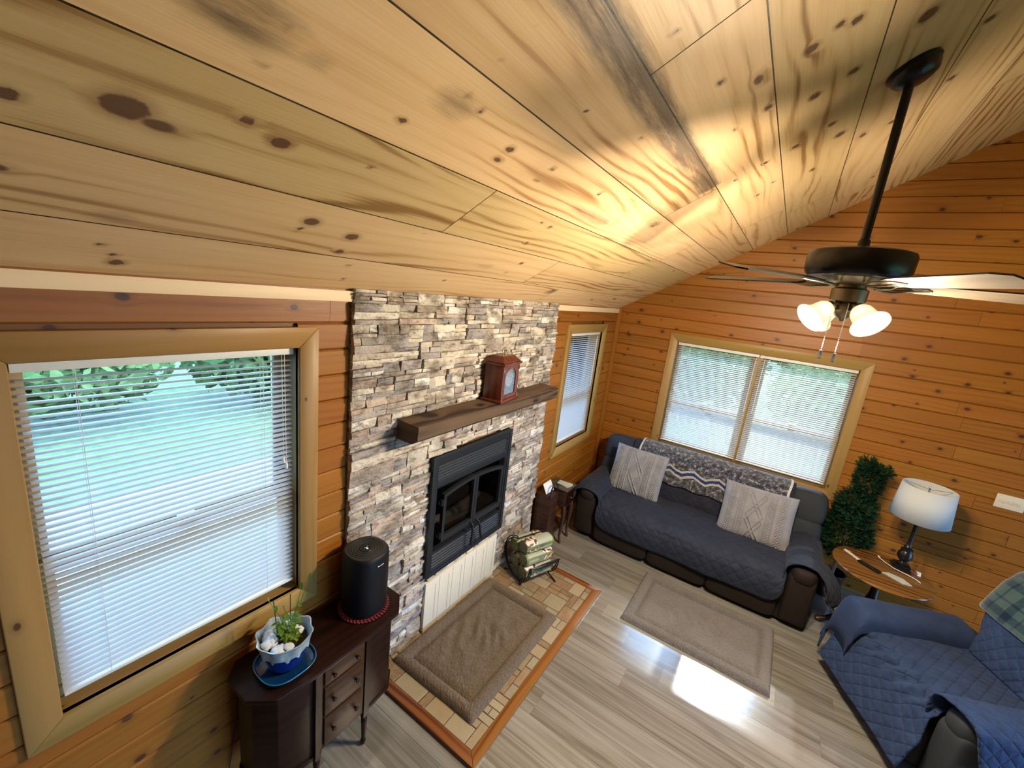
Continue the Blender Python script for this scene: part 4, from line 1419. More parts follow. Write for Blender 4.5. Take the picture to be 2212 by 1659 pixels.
def build_pot():
    cx, cy, z0 = .205, -4.105, .7355
    def sq(th, e):
        c, s = math.cos(th), math.sin(th)
        return (abs(c) ** e * (1 if c >= 0 else -1), abs(s) ** e * (1 if s >= 0 else -1))
    t = thing('pot_saucer', 'turquoise glazed square saucer under the blue plant pot', 'saucer', (cx, cy, z0))
    m = MB()
    prof = [(.0, 0), (.075, 0), (.098, .006), (.112, .02), (.116, .021), (.113, .016), (.09, .008), (.0, .006)]
    def fs(u, v):
        k = u * 7; i = min(int(k), 6); f = k - i
        r = prof[i][0] + (prof[i + 1][0] - prof[i][0]) * f; z = prof[i][1] + (prof[i + 1][1] - prof[i][1]) * f
        c, s = sq(2 * PI * v, .72)
        return (cx + c * r, cy + s * r * 1.0, z0 + z)
    m.grid(fs, 21, 48, cv=True); m.build('dish', M['dish'], t, smooth=60)
    m = MB(); m.tube([(cx + sq(2 * PI * k / 48, .72)[0] * .1145, cy + sq(2 * PI * k / 48, .72)[1] * .1145, z0 + .0205) for k in range(48)], .0032, 8, close=True); m.build('rim', M['turq'], t, smooth=60)
    t = thing('potted_plant', 'cobalt blue pot with scalloped pale rim white stones and seedling', 'potted plant', (cx, cy, z0 + .009))
    zb = z0 + .009
    def scal(th): return 1 + .045 * math.cos(8 * th)
    m = MB()
    pf = [(.0, 0), (.058, 0), (.068, .01), (.080, .05), (.088, .085), (.093, .10)]
    def fp(u, v):
        k = u * 5; i = min(int(k), 4); f = k - i
        r = pf[i][0] + (pf[i + 1][0] - pf[i][0]) * f; z = pf[i][1] + (pf[i + 1][1] - pf[i][1]) * f
        th = 2 * PI * v
        r *= 1 + (scal(th) - 1) * max(0, u - .6) / .4
        return (cx + math.cos(th) * r, cy + math.sin(th) * r, zb + z)
    m.grid(fp, 15, 64, cv=True); m.build('pot', M['cobalt'], t, smooth=60)
    m = MB()
    def fr(u, v):
        th = 2 * PI * v
        drip = .012 * max(0, math.sin(11 * th) + .6 * math.sin(17 * th + 1))
        pr = [(.0935, .092 - drip), (.099, .115), (.108, .150), (.112, .158), (.106, .157), (.096, .13), (.090, .10)]
        k = u * 6; i = min(int(k), 5); f = k - i
        r = pr[i][0] + (pr[i + 1][0] - pr[i][0]) * f; z = pr[i][1] + (pr[i + 1][1] - pr[i][1]) * f
        return (cx + math.cos(th) * r * scal(th), cy + math.sin(th) * r * scal(th), zb + z + .004 * math.cos(8 * th))
    m.grid(fr, 12, 96, cv=True); m.build('rim', M['rimglaze'], t, smooth=60)
    m = MB(); m.lathe([(.001, .118), (.085, .118), (.088, .10)][::-1], (cx, cy, zb), 30); m.build('soil', M['soil'], t, smooth=60)
    rr = random.Random(3)
    for k in range(16):
        a = rr.uniform(0, 2 * PI); r = rr.uniform(.045, .078)
        if math.cos(a - .7) > .75 and k > 9: a += 1.2
        s = rr.uniform(.016, .028)
        m = MB(); c = (cx + r * math.cos(a), cy + r * math.sin(a), zb + .122 + rr.uniform(0, .012))
        rbox(m, c, (s, s * .8, s * .6), 2.6, 4, dent=lambda q: q * (1 + .28 * mnoise.noise(q * 60 + Vector((k * 3., 0, 0)))))
        m.build('white_stone', M['rockwhite'], t, smooth=30)
    # stakes
    for (dx, dy, lx, ly, h) in ((-.035, -.012, -.012, -.012, .20), (-.01, .03, .0, .0, .22)):
        m = MB(); m.tube([(cx + dx, cy + dy, zb + .11), (cx + dx + lx, cy + dy + ly, zb + .11 + h)], .0022, 6); m.build('stake', M['rubber'], t)
    # seedling: stems and leaves
    m = MB(); ms = MB()
    def leaf(p, d, L, W):
        d = Vector(d).normalized(); s = d.cross(Vector((0, 0, 1))).normalized(); up = s.cross(d)
        pts = []
        for k in range(5):
            f = k / 4; w = W * math.sin(PI * min(.98, f * .9 + .08)) ** .8
            c = Vector(p) + d * L * f - Vector((0, 0, 1)) * L * .3 * f * f
            pts += [c - s * w, c + up * w * .3 * 0 - Vector((0, 0, w * .25)), c + s * w]
        fs = []
        for k in range(4):
            for j in range(2):
                a = k * 3 + j; fs.append((a, a + 1, a + 4, a + 3))
        m.add(pts, fs)
    base = Vector((cx + .0, cy + .02, zb + .115))
    for k in range(9):
        a = rr.uniform(0, 2 * PI); h = rr.uniform(.06, .22)
        top = base + Vector((math.cos(a) * .05, math.sin(a) * .05, h)) * rr.uniform(.6, 1.)
        mid = (base + top) / 2 + Vector((rr.uniform(-.012, .012), rr.uniform(-.012, .012), .01))
        b0 = base + Vector((rr.uniform(-.02, .02), rr.uniform(-.02, .02), 0))
        ms.tube([b0, mid, top], .0013, 5)
        for j in range(9):
            f = rr.uniform(.25, 1.); p = b0.lerp(mid, f * 2) if f < .5 else mid.lerp(top, f * 2 - 1)
            leaf(p, (math.cos(a + rr.uniform(-2, 2)), math.sin(a + rr.uniform(-2, 2)), rr.uniform(-.2, .4)), rr.uniform(.018, .038), rr.uniform(.005, .009))
    for k in range(150):
        a = rr.uniform(0, 2 * PI); r = rr.uniform(0, .04)
        leaf(base + Vector((math.cos(a) * r + .012, math.sin(a) * r, rr.uniform(.0, .05))), (rr.uniform(-1, 1), rr.uniform(-1, 1), rr.uniform(-.3, .6)), rr.uniform(.01, .02), rr.uniform(.004, .007))
    for (v, L) in (((-.03, .07, .19), .05), ((-.02, .10, .22), .06), ((-.05, -.06, .20), .03)):
        tp = base + Vector(v)
        ms.tube([base, base + Vector(v) * .5 + Vector((0, 0, .02)), tp], .0013, 5)
        leaf(tp, (v[0], v[1], .5), L, .008); leaf(base + Vector(v) * .7, (v[1], -v[0], .3), .04, .009)
    m.build('leaves', M['leaf_pot'], t, smooth=60); ms.build('stems', M['leaf_pot'], t, smooth=60)
build_pot()

# power cord down the wall at the left
m = MB()
m.tube([(.012, -4.22, .55), (.012, -4.24, .35), (.014, -4.27, .15), (.02, -4.30, .02), (.05, -4.4, .004)], .003, 6)
o = m.build('power_cord', M['rubber'], None, smooth=60); tag(o, 'thin dark power cord running down the wall beside the sewing cabinet', 'cord')
# ================================================================== SOFA
def build_sofa():
    t = thing('sofa', 'three seat brown reclining sofa under slate blue quilted covers', 'sofa', (1.32, -.62, 0))
    X0, X1 = .235, 2.395
    m = MB(); m.box((X0 + .04, -1.02, .03), (X1 - .04, -.13, .30)); m.build('base_frame', M['leather'], t, bevel=.02, bseg=3)
    e = [.50, 1.06, 1.60, 2.145]
    for i in range(3):
        m = MB(); rbox(m, ((e[i] + e[i + 1]) / 2, -1.035, .165), ((e[i + 1] - e[i]) / 2 - .003, .045, .125), 7, 10); m.build('footrest_panel', M['leather'], t, smooth=60)
    for i in range(3):
        m = MB(); rbox(m, ((e[i] + e[i + 1]) / 2, -.72, .365), ((e[i + 1] - e[i]) / 2, .34, .10), 6, 8); m.build('seat_cushion', M['leather'], t, smooth=60)
    # arms
    for s, (a, b) in ((-1, (X0, .50)), (1, (2.145, X1))):
        m = MB()
        c = (a + b) / 2; hw = (b - a) / 2
        rbox(m, (c, -.60, .27), (hw - .02, .47, .24), 9, 8)
        rbox(m, (c, -.60, .49), (hw, .485, .10), 3.4, 10)
        m.build('arm', M['leather'], t, smooth=60)
    # back: end sections (two puffs each) and a plain middle behind the throw
    for (a, b, mt) in ((.235, .66, 'slate_plain'), (.66, 2.06, 'leather'), (2.06, 2.385, 'leather2')):
        c = (a + b) / 2; hw = (b - a) / 2 + .005
        xf = Matrix.Translation((0, -.30, .45)) @ Matrix.Rotation(math.radians(-12), 4, 'X') @ Matrix.Translation((0, .30, -.45))
        m = MB()
        dent = (lambda q: q * (1 + .03 * mnoise.noise(q * 9)))
        rbox(m, (c, -.34, .54), (hw, .13, .17), 4, 10, xf=xf, dent=dent)
        rbox(m, (c, -.335, .80), (hw, .125, .165), 3.6, 10, xf=xf, dent=dent)
        m.build('backrest', M[mt], t, smooth=70)
    m = MB(); m.box((X0 + .03, -.20, .05), (X1 - .03, -.10, .80)); m.build('back_shell', M['leather'], t, bevel=.03, bseg=3)
    # quilted seat cover
    prof = [(-.40, .505), (-.47, .485), (-.60, .478), (-.80, .482), (-.95, .475), (-1.03, .455), (-1.075, .415), (-1.098, .36), (-1.105, .30), (-1.10, .24), (-1.095, .19)]
    x0, x1 = .50, 2.155
    ds = [0]
    for k in range(1, len(prof)): ds.append(ds[-1] + math.dist(prof[k], prof[k - 1]))
    D = ds[-1]
    def at(d):
        for k in range(1, len(prof)):
            if d <= ds[k] + 1e-9:
                f = (d - ds[k - 1]) / (ds[k] - ds[k - 1]); a, b = prof[k - 1], prof[k]
                return (a[0] + (b[0] - a[0]) * f, a[1] + (b[1] - a[1]) * f)
        return prof[-1]
    def fn(u, v):
        x = x0 + (x1 - x0) * u
        # rounded lower corners: shorten the drop near both ends
        ex = min(u * (x1 - x0), (1 - u) * (x1 - x0))
        r = .13
        cut = 0 if ex > r else (r - math.sqrt(max(0, r * r - (r - ex) ** 2)))
        y, z = at(v * (D - cut))
        seam = min(abs(x - 1.06), abs(x - 1.60))
        z += .012 * (1 - math.exp(-(seam / .05) ** 2)) * (1 if v < .7 else .3)
        n = mnoise.noise(Vector((x * 5, v * 9, 2.3))) * .010 + mnoise.noise(Vector((x * 14, v * 20, 7.3))) * .005
        z += n * (1 if v < .75 else .2); y -= abs(n) * .8 if v > .6 else 0
        y -= .006 * math.sin(x * 9) * (1 if v > .75 else 0)
        return (x, y - .004, z + .004)
    m = MB(); m.grid(fn, 110, 60, uvf=lambda u, v: (u * (x1 - x0), v * D)); m.build('seat_cover', M['slate'], t, smooth=70, solid=.012)
    # dark cover over the middle of the back
    bp = [(-.505, .47), (-.50, .52), (-.485, .60), (-.475, .70), (-.455, .80), (-.43, .90), (-.39, .965), (-.33, .995), (-.27, .985), (-.225, .95), (-.20, .88), (-.195, .80)]
    bds = [0]
    for k in range(1, len(bp)): bds.append(bds[-1] + math.dist(bp[k], bp[k - 1]))
    def bat(d, off=0.):
        for k in range(1, len(bp)):
            if d <= bds[k] + 1e-9:
                f = (d - bds[k - 1]) / (bds[k] - bds[k - 1]); a, b = bp[k - 1], bp[k]
                tx, tz = b[0] - a[0], b[1] - a[1]; L = math.hypot(tx, tz)
                return (a[0] + tx * f - tz / L * off, a[1] + tz * f + tx / L * off)
        return bp[-1]
    BD = bds[-1]
    def fb(u, v):
        x = .585 + (2.105 - .585) * u
        y, z = bat(v * BD, .006)
        n = mnoise.noise(Vector((x * 6, v * 7, 12.3))) * .006
        pu = .018 * math.sin(PI * min(1, max(0, (z - .47) / .22))) if z < .69 and y < -.3 else 0
        return (x, y - n - pu, z + n)
    m = MB(); m.grid(fb, 70, 50, uvf=lambda u, v: (u * 1.52, v * BD)); m.build('back_cover', M['navy'], t, smooth=70, solid=.008)
    # arm covers
    for s in (-1, 1):
        c = .3675 if s < 0 else 2.27
        hw = .138 if s < 0 else .13
        ap = []
        lo_in, lo_out = .43, (.40 if s > 0 else .44)
        for k in range(25):
            f = k / 24
            ang = PI * (1 - f)
            ap.append((c + s * -1 * math.cos(PI * f) * -hw * -1 if False else c - s * math.cos(PI * f) * (hw + .004) * (1), .50 + .108 * math.sin(PI * f) ** .75))
        # path from inner side to outer side
        ap = [(c - s * (hw + .006), lo_in)] + [(c - s * math.cos(PI * k / 20) * (hw + .006), .495 + .112 * math.sin(PI * k / 20) ** .7) for k in range(21)] + [(c + s * (hw + .012), lo_out), (c + s * (hw + .03), lo_out - .06)]
        dd = [0]
        for k in range(1, len(ap)): dd.append(dd[-1] + math.dist(ap[k], ap[k - 1]))
        AD = dd[-1]
        def aat(d):
            for k in range(1, len(ap)):
                if d <= dd[k] + 1e-9:
                    f = (d - dd[k - 1]) / (dd[k] - dd[k - 1]); a, b = ap[k - 1], ap[k]
                    return (a[0] + (b[0] - a[0]) * f, a[1] + (b[1] - a[1]) * f)
            return ap[-1]
        def fa(u, v, s=s):
            y = -.42 - (.655) * u
            x, z = aat(v * AD)
            front = max(0, u - .82) / .18
            # outer flap lengthens and flares towards the front
            if v > .80:
                g = (v - .80) / .20
                if s > 0: z -= g * (.03 + .07 * max(0, u - .3) / .7) ; x += s * g * (.02 + .09 * u); y -= g * .03 * u
                else: z -= g * .02
            if s < 0 and front > 0:
                z -= .05 * front ** 2; y -= .01 * front
            n = mnoise.noise(Vector((x * 9, y * 7, 3 + s))) * .006
            return (x, y, z + n + (.0 if v < .8 else 0))
        m = MB(); m.grid(fa, 44, 44, uvf=lambda u, v: (u * .655, v * AD))
        if s > 0:      # the loose corner that hangs off the outer front of the arm
            def tongue(u, v):
                a = Vector((2.335, -1.075, .595)).lerp(Vector((2.405, -.86, .575)), u); b = Vector((2.425, -1.115, .40)).lerp(Vector((2.545, -.95, .335)), u)
                p = a.lerp(b, v)
                p += Vector((.03, -.02, .02)) * math.sin(PI * v) - Vector((0, 0, .05)) * v * math.sin(PI * u) + Vector((0, 0, .004))
                return p
            m.grid(tongue, 16, 16, uvf=lambda u, v: (u * .23, v * .25))
        m.build('arm_cover', M['slate'], t, smooth=70, solid=.010)
build_sofa()

def knit_pillow(label, c, w, h, rx, rz, roll=0., seed=0):
    xf0 = Matrix.Translation(c) @ Matrix.Rotation(rz, 4, 'Z') @ Matrix.Rotation(rx, 4, 'X') @ Matrix.Rotation(roll, 4, 'Y')
    t = thing('throw_pillow', label, 'pillow', (c[0], c[1], c[2] - h / 2), group='cable knit pillows on the sofa')
    T = .095
    def outline(a, b):
        # concave edges, pointed corners
        return (a * w / 2 * (1 - .035 * (1 - b * b)), b * h / 2 * (1 - .035 * (1 - a * a)))
    def relief(a, b):
        r = 0
        x = a * w / 2 * 100; z = b * h / 2 * 100       # cm
        # centre diamonds
        for ph in (0, 1):
            d = abs(abs(((z + 6 * ph) / 12. % 2) - 1) * 7 - (abs(x)) if True else 0)
            if abs(x) < 8: r = max(r, math.exp(-(d / .55) ** 2) * (1. if ph == 0 else .9))
        # vertical ribs
        for q in (9.5, 14.8):
            d = abs(abs(x) - q); r = max(r, .8 * math.exp(-(d / .45) ** 2))
        # plaited columns
        for q in (12., 19.5, 22.5):
            for sg in (1, -1):
                d = abs(abs(x) - q - sg * 1.0 * math.sin(z * 1.3)); r = max(r, .8 * math.exp(-(d / .5) ** 2))
        # moss stitch
        r += .22 * math.sin(x * 5) * math.sin(z * 5) * (1 if abs(x) < 8 else .5)
        return r
    for side in (-1, 1):
        m = MB()
        def fn(u, v):
            a, b = u * 2 - 1, v * 2 - 1
            x, z = outline(a, b)
            th = T * (max(0, 1 - abs(a) ** 3) ** .5) * (max(0, 1 - abs(b) ** 3) ** .5)
            edge = min(1, (1 - max(abs(a), abs(b))) * 12)
            th += relief(a, b) * .015 * edge if side < 0 else 0
            th += .012 * mnoise.noise(Vector((a * 2 + seed, b * 2, side))) * edge
            return xf0 @ Vector((x, side * th, z))
        N = 150 if side < 0 else 30
        m.grid(fn, N, N, uvf=lambda u, v: (u * w, v * h), flip=side > 0)
        m.build('front_panel' if side < 0 else 'back_panel', M['knit'], t, smooth=80)
knit_pillow('cream cable knit pillow at the left end of the sofa', (.715, -.60, .715), .55, .50, math.radians(-20), math.radians(4), roll=math.radians(2), seed=1)
knit_pillow('cream cable knit pillow at the right end of the sofa', (1.85, -.61, .69), .60, .50, math.radians(-20), math.radians(-6), roll=math.radians(-3), seed=5)

def build_throw():
    bp = [(-.515, .655), (-.495, .72), (-.475, .80), (-.452, .89), (-.41, .965), (-.345, 1.008), (-.275, 1.005), (-.222, .97), (-.195, .90), (-.188, .80)]
    ds = [0]
    for k in range(1, len(bp)): ds.append(ds[-1] + math.dist(bp[k], bp[k - 1]))
    D = ds[-1]
    def at(d):
        for k in range(1, len(bp)):
            if d <= ds[k] + 1e-9:
                f = (d - ds[k - 1]) / (ds[k] - ds[k - 1]); a, b = bp[k - 1], bp[k]
                return (a[0] + (b[0] - a[0]) * f, a[1] + (b[1] - a[1]) * f)
        return bp[-1]
    t = NT('crochet_throw_yarn')
    uv = t.uv(); sp = t.n('SeparateXYZ', {0: uv})
    u, v = sp.outputs[0], sp.outputs[1]
    n = t.noise(uv, 30, 3, .65); n2 = t.noise(uv, 75, 2)
    base = t.ramp(n, [(.40, (.016, .016, .022)), (.49, (.06, .06, .075)), (.56, (.11, .105, .11)), (.64, (.38, .34, .31))])
    base = t.mix(t.maprange(n2, .5, .7, 0., .6), base, (.06, .06, .075))
    tri = t.math('ABSOLUTE', t.math('SUBTRACT', t.math('FRACT', t.math('MULTIPLY', u, 4.2)), .5))
    vv = t.math('ADD', v, t.math('MULTIPLY', tri, .095))
    vv = t.math('ADD', vv, t.math('MULTIPLY', t.math('SUBTRACT', n2, .5), .01))
    cw = t.math('LESS_THAN', t.math('ABSOLUTE', t.math('SUBTRACT', vv, .172)), .038)
    cb = t.math('LESS_THAN', t.math('ABSOLUTE', t.math('SUBTRACT', vv, .172)), .015)
    c = t.mix(cw, base, (.44, .40, .35)); c = t.mix(cb, c, (.008, .03, .12))
    edge = t.math('MAXIMUM', t.math('LESS_THAN', u, .018), t.math('GREATER_THAN', u, 1.40))
    c = t.mix(edge, c, (.62, .58, .52))
    h = t.math('ADD', t.math('MULTIPLY', t.math('SINE', t.math('MULTIPLY', u, 420)), t.math('SINE', t.math('MULTIPLY', v, 420))), n2)
    t.bsdf(color=c, rough=.95, sheen=.3, normal=t.bump(h, .6, .01), spec=.1)
    m = MB()
    x0, x1 = .655, 2.075
    def fn(u, v):
        x = x0 + (x1 - x0) * u
        hem = .018 * abs(((x * 4.2) % 1) - .5) * 2
        y, z = at(min(D, v * (D - hem) + hem))
        n = mnoise.noise(Vector((x * 8, v * 6, 4))) * .008 + .004 * math.sin(x * 26) * math.sin(v * 9)
        return (x + .006 * math.sin(v * 14), y - n - .006, z + abs(n) + .006)
    m.grid(fn, 120, 60, uvf=lambda u, v: (u * (x1 - x0), v * D))
    o = m.build('crochet_throw', t.m, None, smooth=70, solid=.012)
    tag(o, 'grey and white crocheted throw with a blue zigzag stripe over the sofa back', 'throw blanket')
build_throw()

# ================================================================== RECLINER (local frame: x across, y from front to back)
def build_recliner():
    t = thing('recliner', 'recliner under a denim blue quilted cover at the right edge', 'armchair', (2.735, -1.665, 0), rotz=math.radians(-64.7))
    L = dict(local=True)
    m = MB(); m.box((-.38, .10, .03), (.38, .80, .30)); m.build('base_frame', M['leather2'], t, bevel=.03, bseg=3, **L)
    m = MB(); rbox(m, (0, .055, .20), (.30, .06, .16), 6, 10); m.build('footrest', M['leather2'], t, smooth=60, **L)
    m = MB(); rbox(m, (0, .34, .37), (.29, .32, .10), 5, 10); m.build('seat_cushion', M['leather2'], t, smooth=60, **L)
    for s in (-1, 1):
        m = MB(); c = s * .385
        rbox(m, (c, .40, .26), (.088, .38, .24), 8, 8)
        rbox(m, (c, .40, .495), (.105, .38, .10), 3.2, 10)
        m.build('arm', M['leather2'], t, smooth=60, **L)
    xf = Matrix.Translation((0, .68, .45)) @ Matrix.Rotation(math.radians(-20), 4, 'X') @ Matrix.Translation((0, -.68, -.45))
    m = MB()
    rbox(m, (0, .72, .58), (.30, .12, .20), 4, 10, xf=xf); rbox(m, (0, .72, .86), (.37, .13, .20), 3.6, 12, xf=xf)
    m.build('backrest', M['leather2'], t, smooth=70, **L)
    # seat cover: back of seat -> front drop
    sp = [(.66, .50), (.60, .487), (.40, .492), (.15, .488), (.04, .465), (-.01, .42), (-.03, .36), (-.055, .28), (-.085, .20), (-.115, .10)]
    ds = [0]
    for k in range(1, len(sp)): ds.append(ds[-1] + math.dist(sp[k], sp[k - 1]))
    D = ds[-1]
    def at(d):
        for k in range(1, len(sp)):
            if d <= ds[k] + 1e-9:
                f = (d - ds[k - 1]) / (ds[k] - ds[k - 1]); a, b = sp[k - 1], sp[k]
                return (a[0] + (b[0] - a[0]) * f, a[1] + (b[1] - a[1]) * f)
        return sp[-1]
    def fn(u, v):
        fl = max(0, v - .60) / .40
        hw0, hw1 = -.29 - .14 * min(1, fl * 2.2), .29 + .06 * min(1, fl * 2)
        x = hw0 + (hw1 - hw0) * u
        # near corner hangs longer
        y, z = at(min(D, v * (D - .05 * (1 - u) * 0)))
        w = mnoise.noise(Vector((x * 5, v * 6, 2))) * .012
        gather = math.exp(-((v - .62) / .10) ** 2) * (.012 * math.sin(x * 60 + 2 * math.sin(v * 20))) * (1 if abs(x) < .30 else .3)
        return (x, y - gather * .8 - abs(w) * .6, z + gather + w)
    m = MB(); m.grid(fn, 110, 90, uvf=lambda u, v: (u * .75, v * D)); m.build('seat_cover', M['rec_blue'], t, smooth=70, solid=.012, **L)
    # far arm cover with a front flap
    for s in (-1, 1):
        c = s * .385; hw = .118
        ap = [(c - s * hw, .45)] + [(c - s * math.cos(PI * k / 18) * hw, .505 + .108 * math.sin(PI * k / 18) ** .7) for k in range(19)] + [(c + s * (hw + .01), .42), (c + s * (hw + .03), .30 if s < 0 else .33)]
        dd = [0]
        for k in range(1, len(ap)): dd.append(dd[-1] + math.dist(ap[k], ap[k - 1]))
        AD = dd[-1]
        def aat(d):
            for k in range(1, len(ap)):
                if d <= dd[k] + 1e-9:
                    f = (d - dd[k - 1]) / (dd[k] - dd[k - 1]); a, b = ap[k - 1], ap[k]
                    return (a[0] + (b[0] - a[0]) * f, a[1] + (b[1] - a[1]) * f)
            return ap[-1]
        y0, y1 = (.66, -.055) if s < 0 else (.74, -.01)
        def fa(u, v, s=s):
            y = y0 + (y1 - y0) * u
            x, z = aat(v * AD)
            if s < 0 and u > .92:
                g = (u - .92) / .08
                z -= .30 * g * g * (1 if .1 < v < .9 else .4); y = y0 + (y1 - y0) * .92 - .075 * g
            if s > 0:
                # scooped front edge baring the arm
                y += .16 * max(0, v - .35) * max(0, u - .6) / .4
            n = mnoise.noise(Vector((x * 9, y * 7, 3 + s))) * .006
            return (x, y, z + n)
        m = MB(); m.grid(fa, 50, 40, uvf=lambda u, v: (u * .7, v * AD)); m.build('arm_cover', M['rec_blue' if s > 0 else 'rec_blue_plain'], t, smooth=70, solid=.012, **L)
    # back cover
    bp = [(.63, .49), (.66, .60), (.70, .72), (.745, .84), (.79, .94), (.835, 1.0), (.90, 1.03), (.97, 1.0), (1.01, .93), (1.02, .80)]
    bd = [0]
    for k in range(1, len(bp)): bd.append(bd[-1] + math.dist(bp[k], bp[k - 1]))
    BD = bd[-1]
    def bat(d):
        for k in range(1, len(bp)):
            if d <= bd[k] + 1e-9:
                f = (d - bd[k - 1]) / (bd[k] - bd[k - 1]); a, b = bp[k - 1], bp[k]
                return (a[0] + (b[0] - a[0]) * f, a[1] + (b[1] - a[1]) * f)
        return bp[-1]
    def fbk(u, v):
        hw = .30 + .10 * min(1, max(0, v - .15) / .25)
        x = -hw + 2 * hw * u
        y, z = bat(v * BD)
        r = max(0, abs(x) - hw + .08) / .08
        y += .06 * r * r
        n = mnoise.noise(Vector((x * 6, v * 7, 8))) * .008
        puff = .03 * math.cos(x * PI / .8) * math.sin(PI * min(1, v * 1.8))
        return (x, y - n - puff - .02, z + n + .01)
    m = MB(); m.grid(fbk, 60, 60, uvf=lambda u, v: (u * .75, v * BD)); m.build('back_cover', M['rec_blue'], t, smooth=70, solid=.012, **L)
    # plaid throw, a separate thing lying over the back
    pt_ = NT('plaid_wool')
    uv = pt_.uv(); s2 = pt_.n('SeparateXYZ', {0: uv})
    def stripes(x, seed):
        f = pt_.math('FRACT', pt_.math('MULTIPLY', x, 5.5))
        a = pt_.math('LESS_THAN', pt_.math('ABSOLUTE', pt_.math('SUBTRACT', f, .30)), .13)
        b = pt_.math('LESS_THAN', pt_.math('ABSOLUTE', pt_.math('SUBTRACT', f, .72)), .035)
        return pt_.math('ADD', pt_.math('MULTIPLY', a, .5), pt_.math('MULTIPLY', b, .45))
    k = pt_.math('ADD', stripes(s2.outputs[0], 0), stripes(s2.outputs[1], 1))
    nz = pt_.noise(uv, 60, 3)
    k = pt_.math('ADD', k, pt_.math('MULTIPLY', pt_.math('SUBTRACT', nz, .5), .5))
    c = pt_.ramp(k, [(.0, (.040, .075, .075)), (.45, (.015, .040, .052)), (.9, (.003, .012, .032))])
    pt_.bsdf(color=c, rough=.95, sheen=.4, normal=pt_.bump(pt_.noise(uv, 260, 2), .4, .006), spec=.1)
    W = world_of(t)
    th = thing('plaid_throw', 'green and navy plaid throw over the recliner back', 'throw blanket', tuple(W @ Vector((0, .85, .9))), rotz=math.radians(-64.7))
    m = MB()
    def ft(u, v):
        x = -.425 + .80 * u
        d = (.30 + .70 * v) * BD - .0
        y, z = bat(min(BD, d))
        hw = .40
        r = max(0, abs(x) - hw + .08) / .08
        y += .06 * min(2.0, r * r)
        n = mnoise.noise(Vector((x * 7, v * 6, 18))) * .010
        puff = .03 * math.cos(x * PI / .8) * math.sin(PI * min(1, (.30 + .7 * v) * 1.8))
        return W @ Vector((x, y - n - puff - .038, z + n + .026))
    m.grid(ft, 60, 50, uvf=lambda u, v: (u * .8, v * BD * .7)); m.build('blanket', pt_.m, th, smooth=70, solid=.012)
build_recliner()

# ================================================================== ROUND SIDE TABLE AND ITS THINGS
TZ = .598
TC = (2.785, -.635)
def build_table():
    t = thing('round_side_table', 'round oak side table with dark claw pedestal beside the sofa', 'side table', (TC[0], TC[1], 0))
    m = MB()
    R = .325
    m.lathe([(0.001, -.028), (R - .02, -.028), (R, -.02), (R + .004, -.01), (R, -.002), (R - .01, 0), (.001, 0)], (TC[0], TC[1], TZ), 64)
    # planar uv for the top
    m.uv = [[(m.v[k][0], m.v[k][1]) for k in f] for f in m.f]
    m.build('table_top', M['tabletop'], t, smooth=40)
    m = MB()
    m.lathe([(.05, 0), (.05, .02), (.03, .04), (.045, .08), (.05, .12), (.03, .2), (.025, .3), (.035, .36), (.06, .38), (.06, .40)], (TC[0], TC[1], .17), 24)
    m.build('pedestal', M['darkwood'], t, smooth=60)
    for k in range(3):
        a = math.radians(200 + 120 * k)
        m = MB()
        d = Vector((math.cos(a), math.sin(a), 0)); c = Vector((TC[0], TC[1], 0))
        m.tube([c + d * .02 + Vector((0, 0, .23)), c + d * .10 + Vector((0, 0, .20)), c + d * .20 + Vector((0, 0, .10)), c + d * .27 + Vector((0, 0, .045)), c + d * .32 + Vector((0, 0, .028)), c + d * .345 + Vector((0, 0, .022))], [.03, .03, .024, .02, .024, .018], 12)
        m.build('leg', M['darkwood'], t, smooth=60)
build_table()
def build_lamp():
    x, y = 2.925, -.475
    t = thing('table_lamp', 'table lamp with black turned base and white drum shade', 'lamp', (x, y, TZ))
    m = MB(); m.box((x - .062, y - .062, TZ), (x + .062, y + .062, TZ + .025)); m.box((x - .05, y - .05, TZ + .025), (x + .05, y + .05, TZ + .042)); m.build('base', M['black'], t, bevel=.004)
    m = MB()
    m.lathe([(.030, .042), (.042, .05), (.026, .062), (.020, .07), (.038, .085), (.050, .11), (.048, .14), (.034, .165), (.04, .17), (.04, .18), (.022, .188), (.028, .2), (.016, .215), (.0145, .24), (.0125, .42), (.018, .43), (.018, .445), (.010, .455), (.010, .50)], (x, y, TZ), 24)
    m.build('turned_column', M['black'], t, smooth=40)
    m = MB(); m.lathe([(.185, .46), (.163, .735)], (x, y, TZ), 64, close=True); m.build('lamp_shade', M['linen'], t, smooth=60, solid=.003)
    m = MB(); m.tube([(x, y, TZ + .50), (x, y, TZ + .72)], .004, 8)
    for k in range(3):
        a = 2 * PI * k / 3 + .4
        m.tube([(x, y, TZ + .715), (x + .163 * math.cos(a), y + .163 * math.sin(a), TZ + .72)], .002, 6)
    m.lathe([(.001, 0), (.006, .0), (.008, .01), (.004, .02), (.001, .022)], (x, y, TZ + .72), 10)
    m.build('harp', M['chrome'], t, smooth=60)
    m = MB(); rbox(m, (x, y, TZ + .56), (.028, .028, .05), 2.2, 6); m.build('bulb', M['white'], t, smooth=60)
build_lamp()
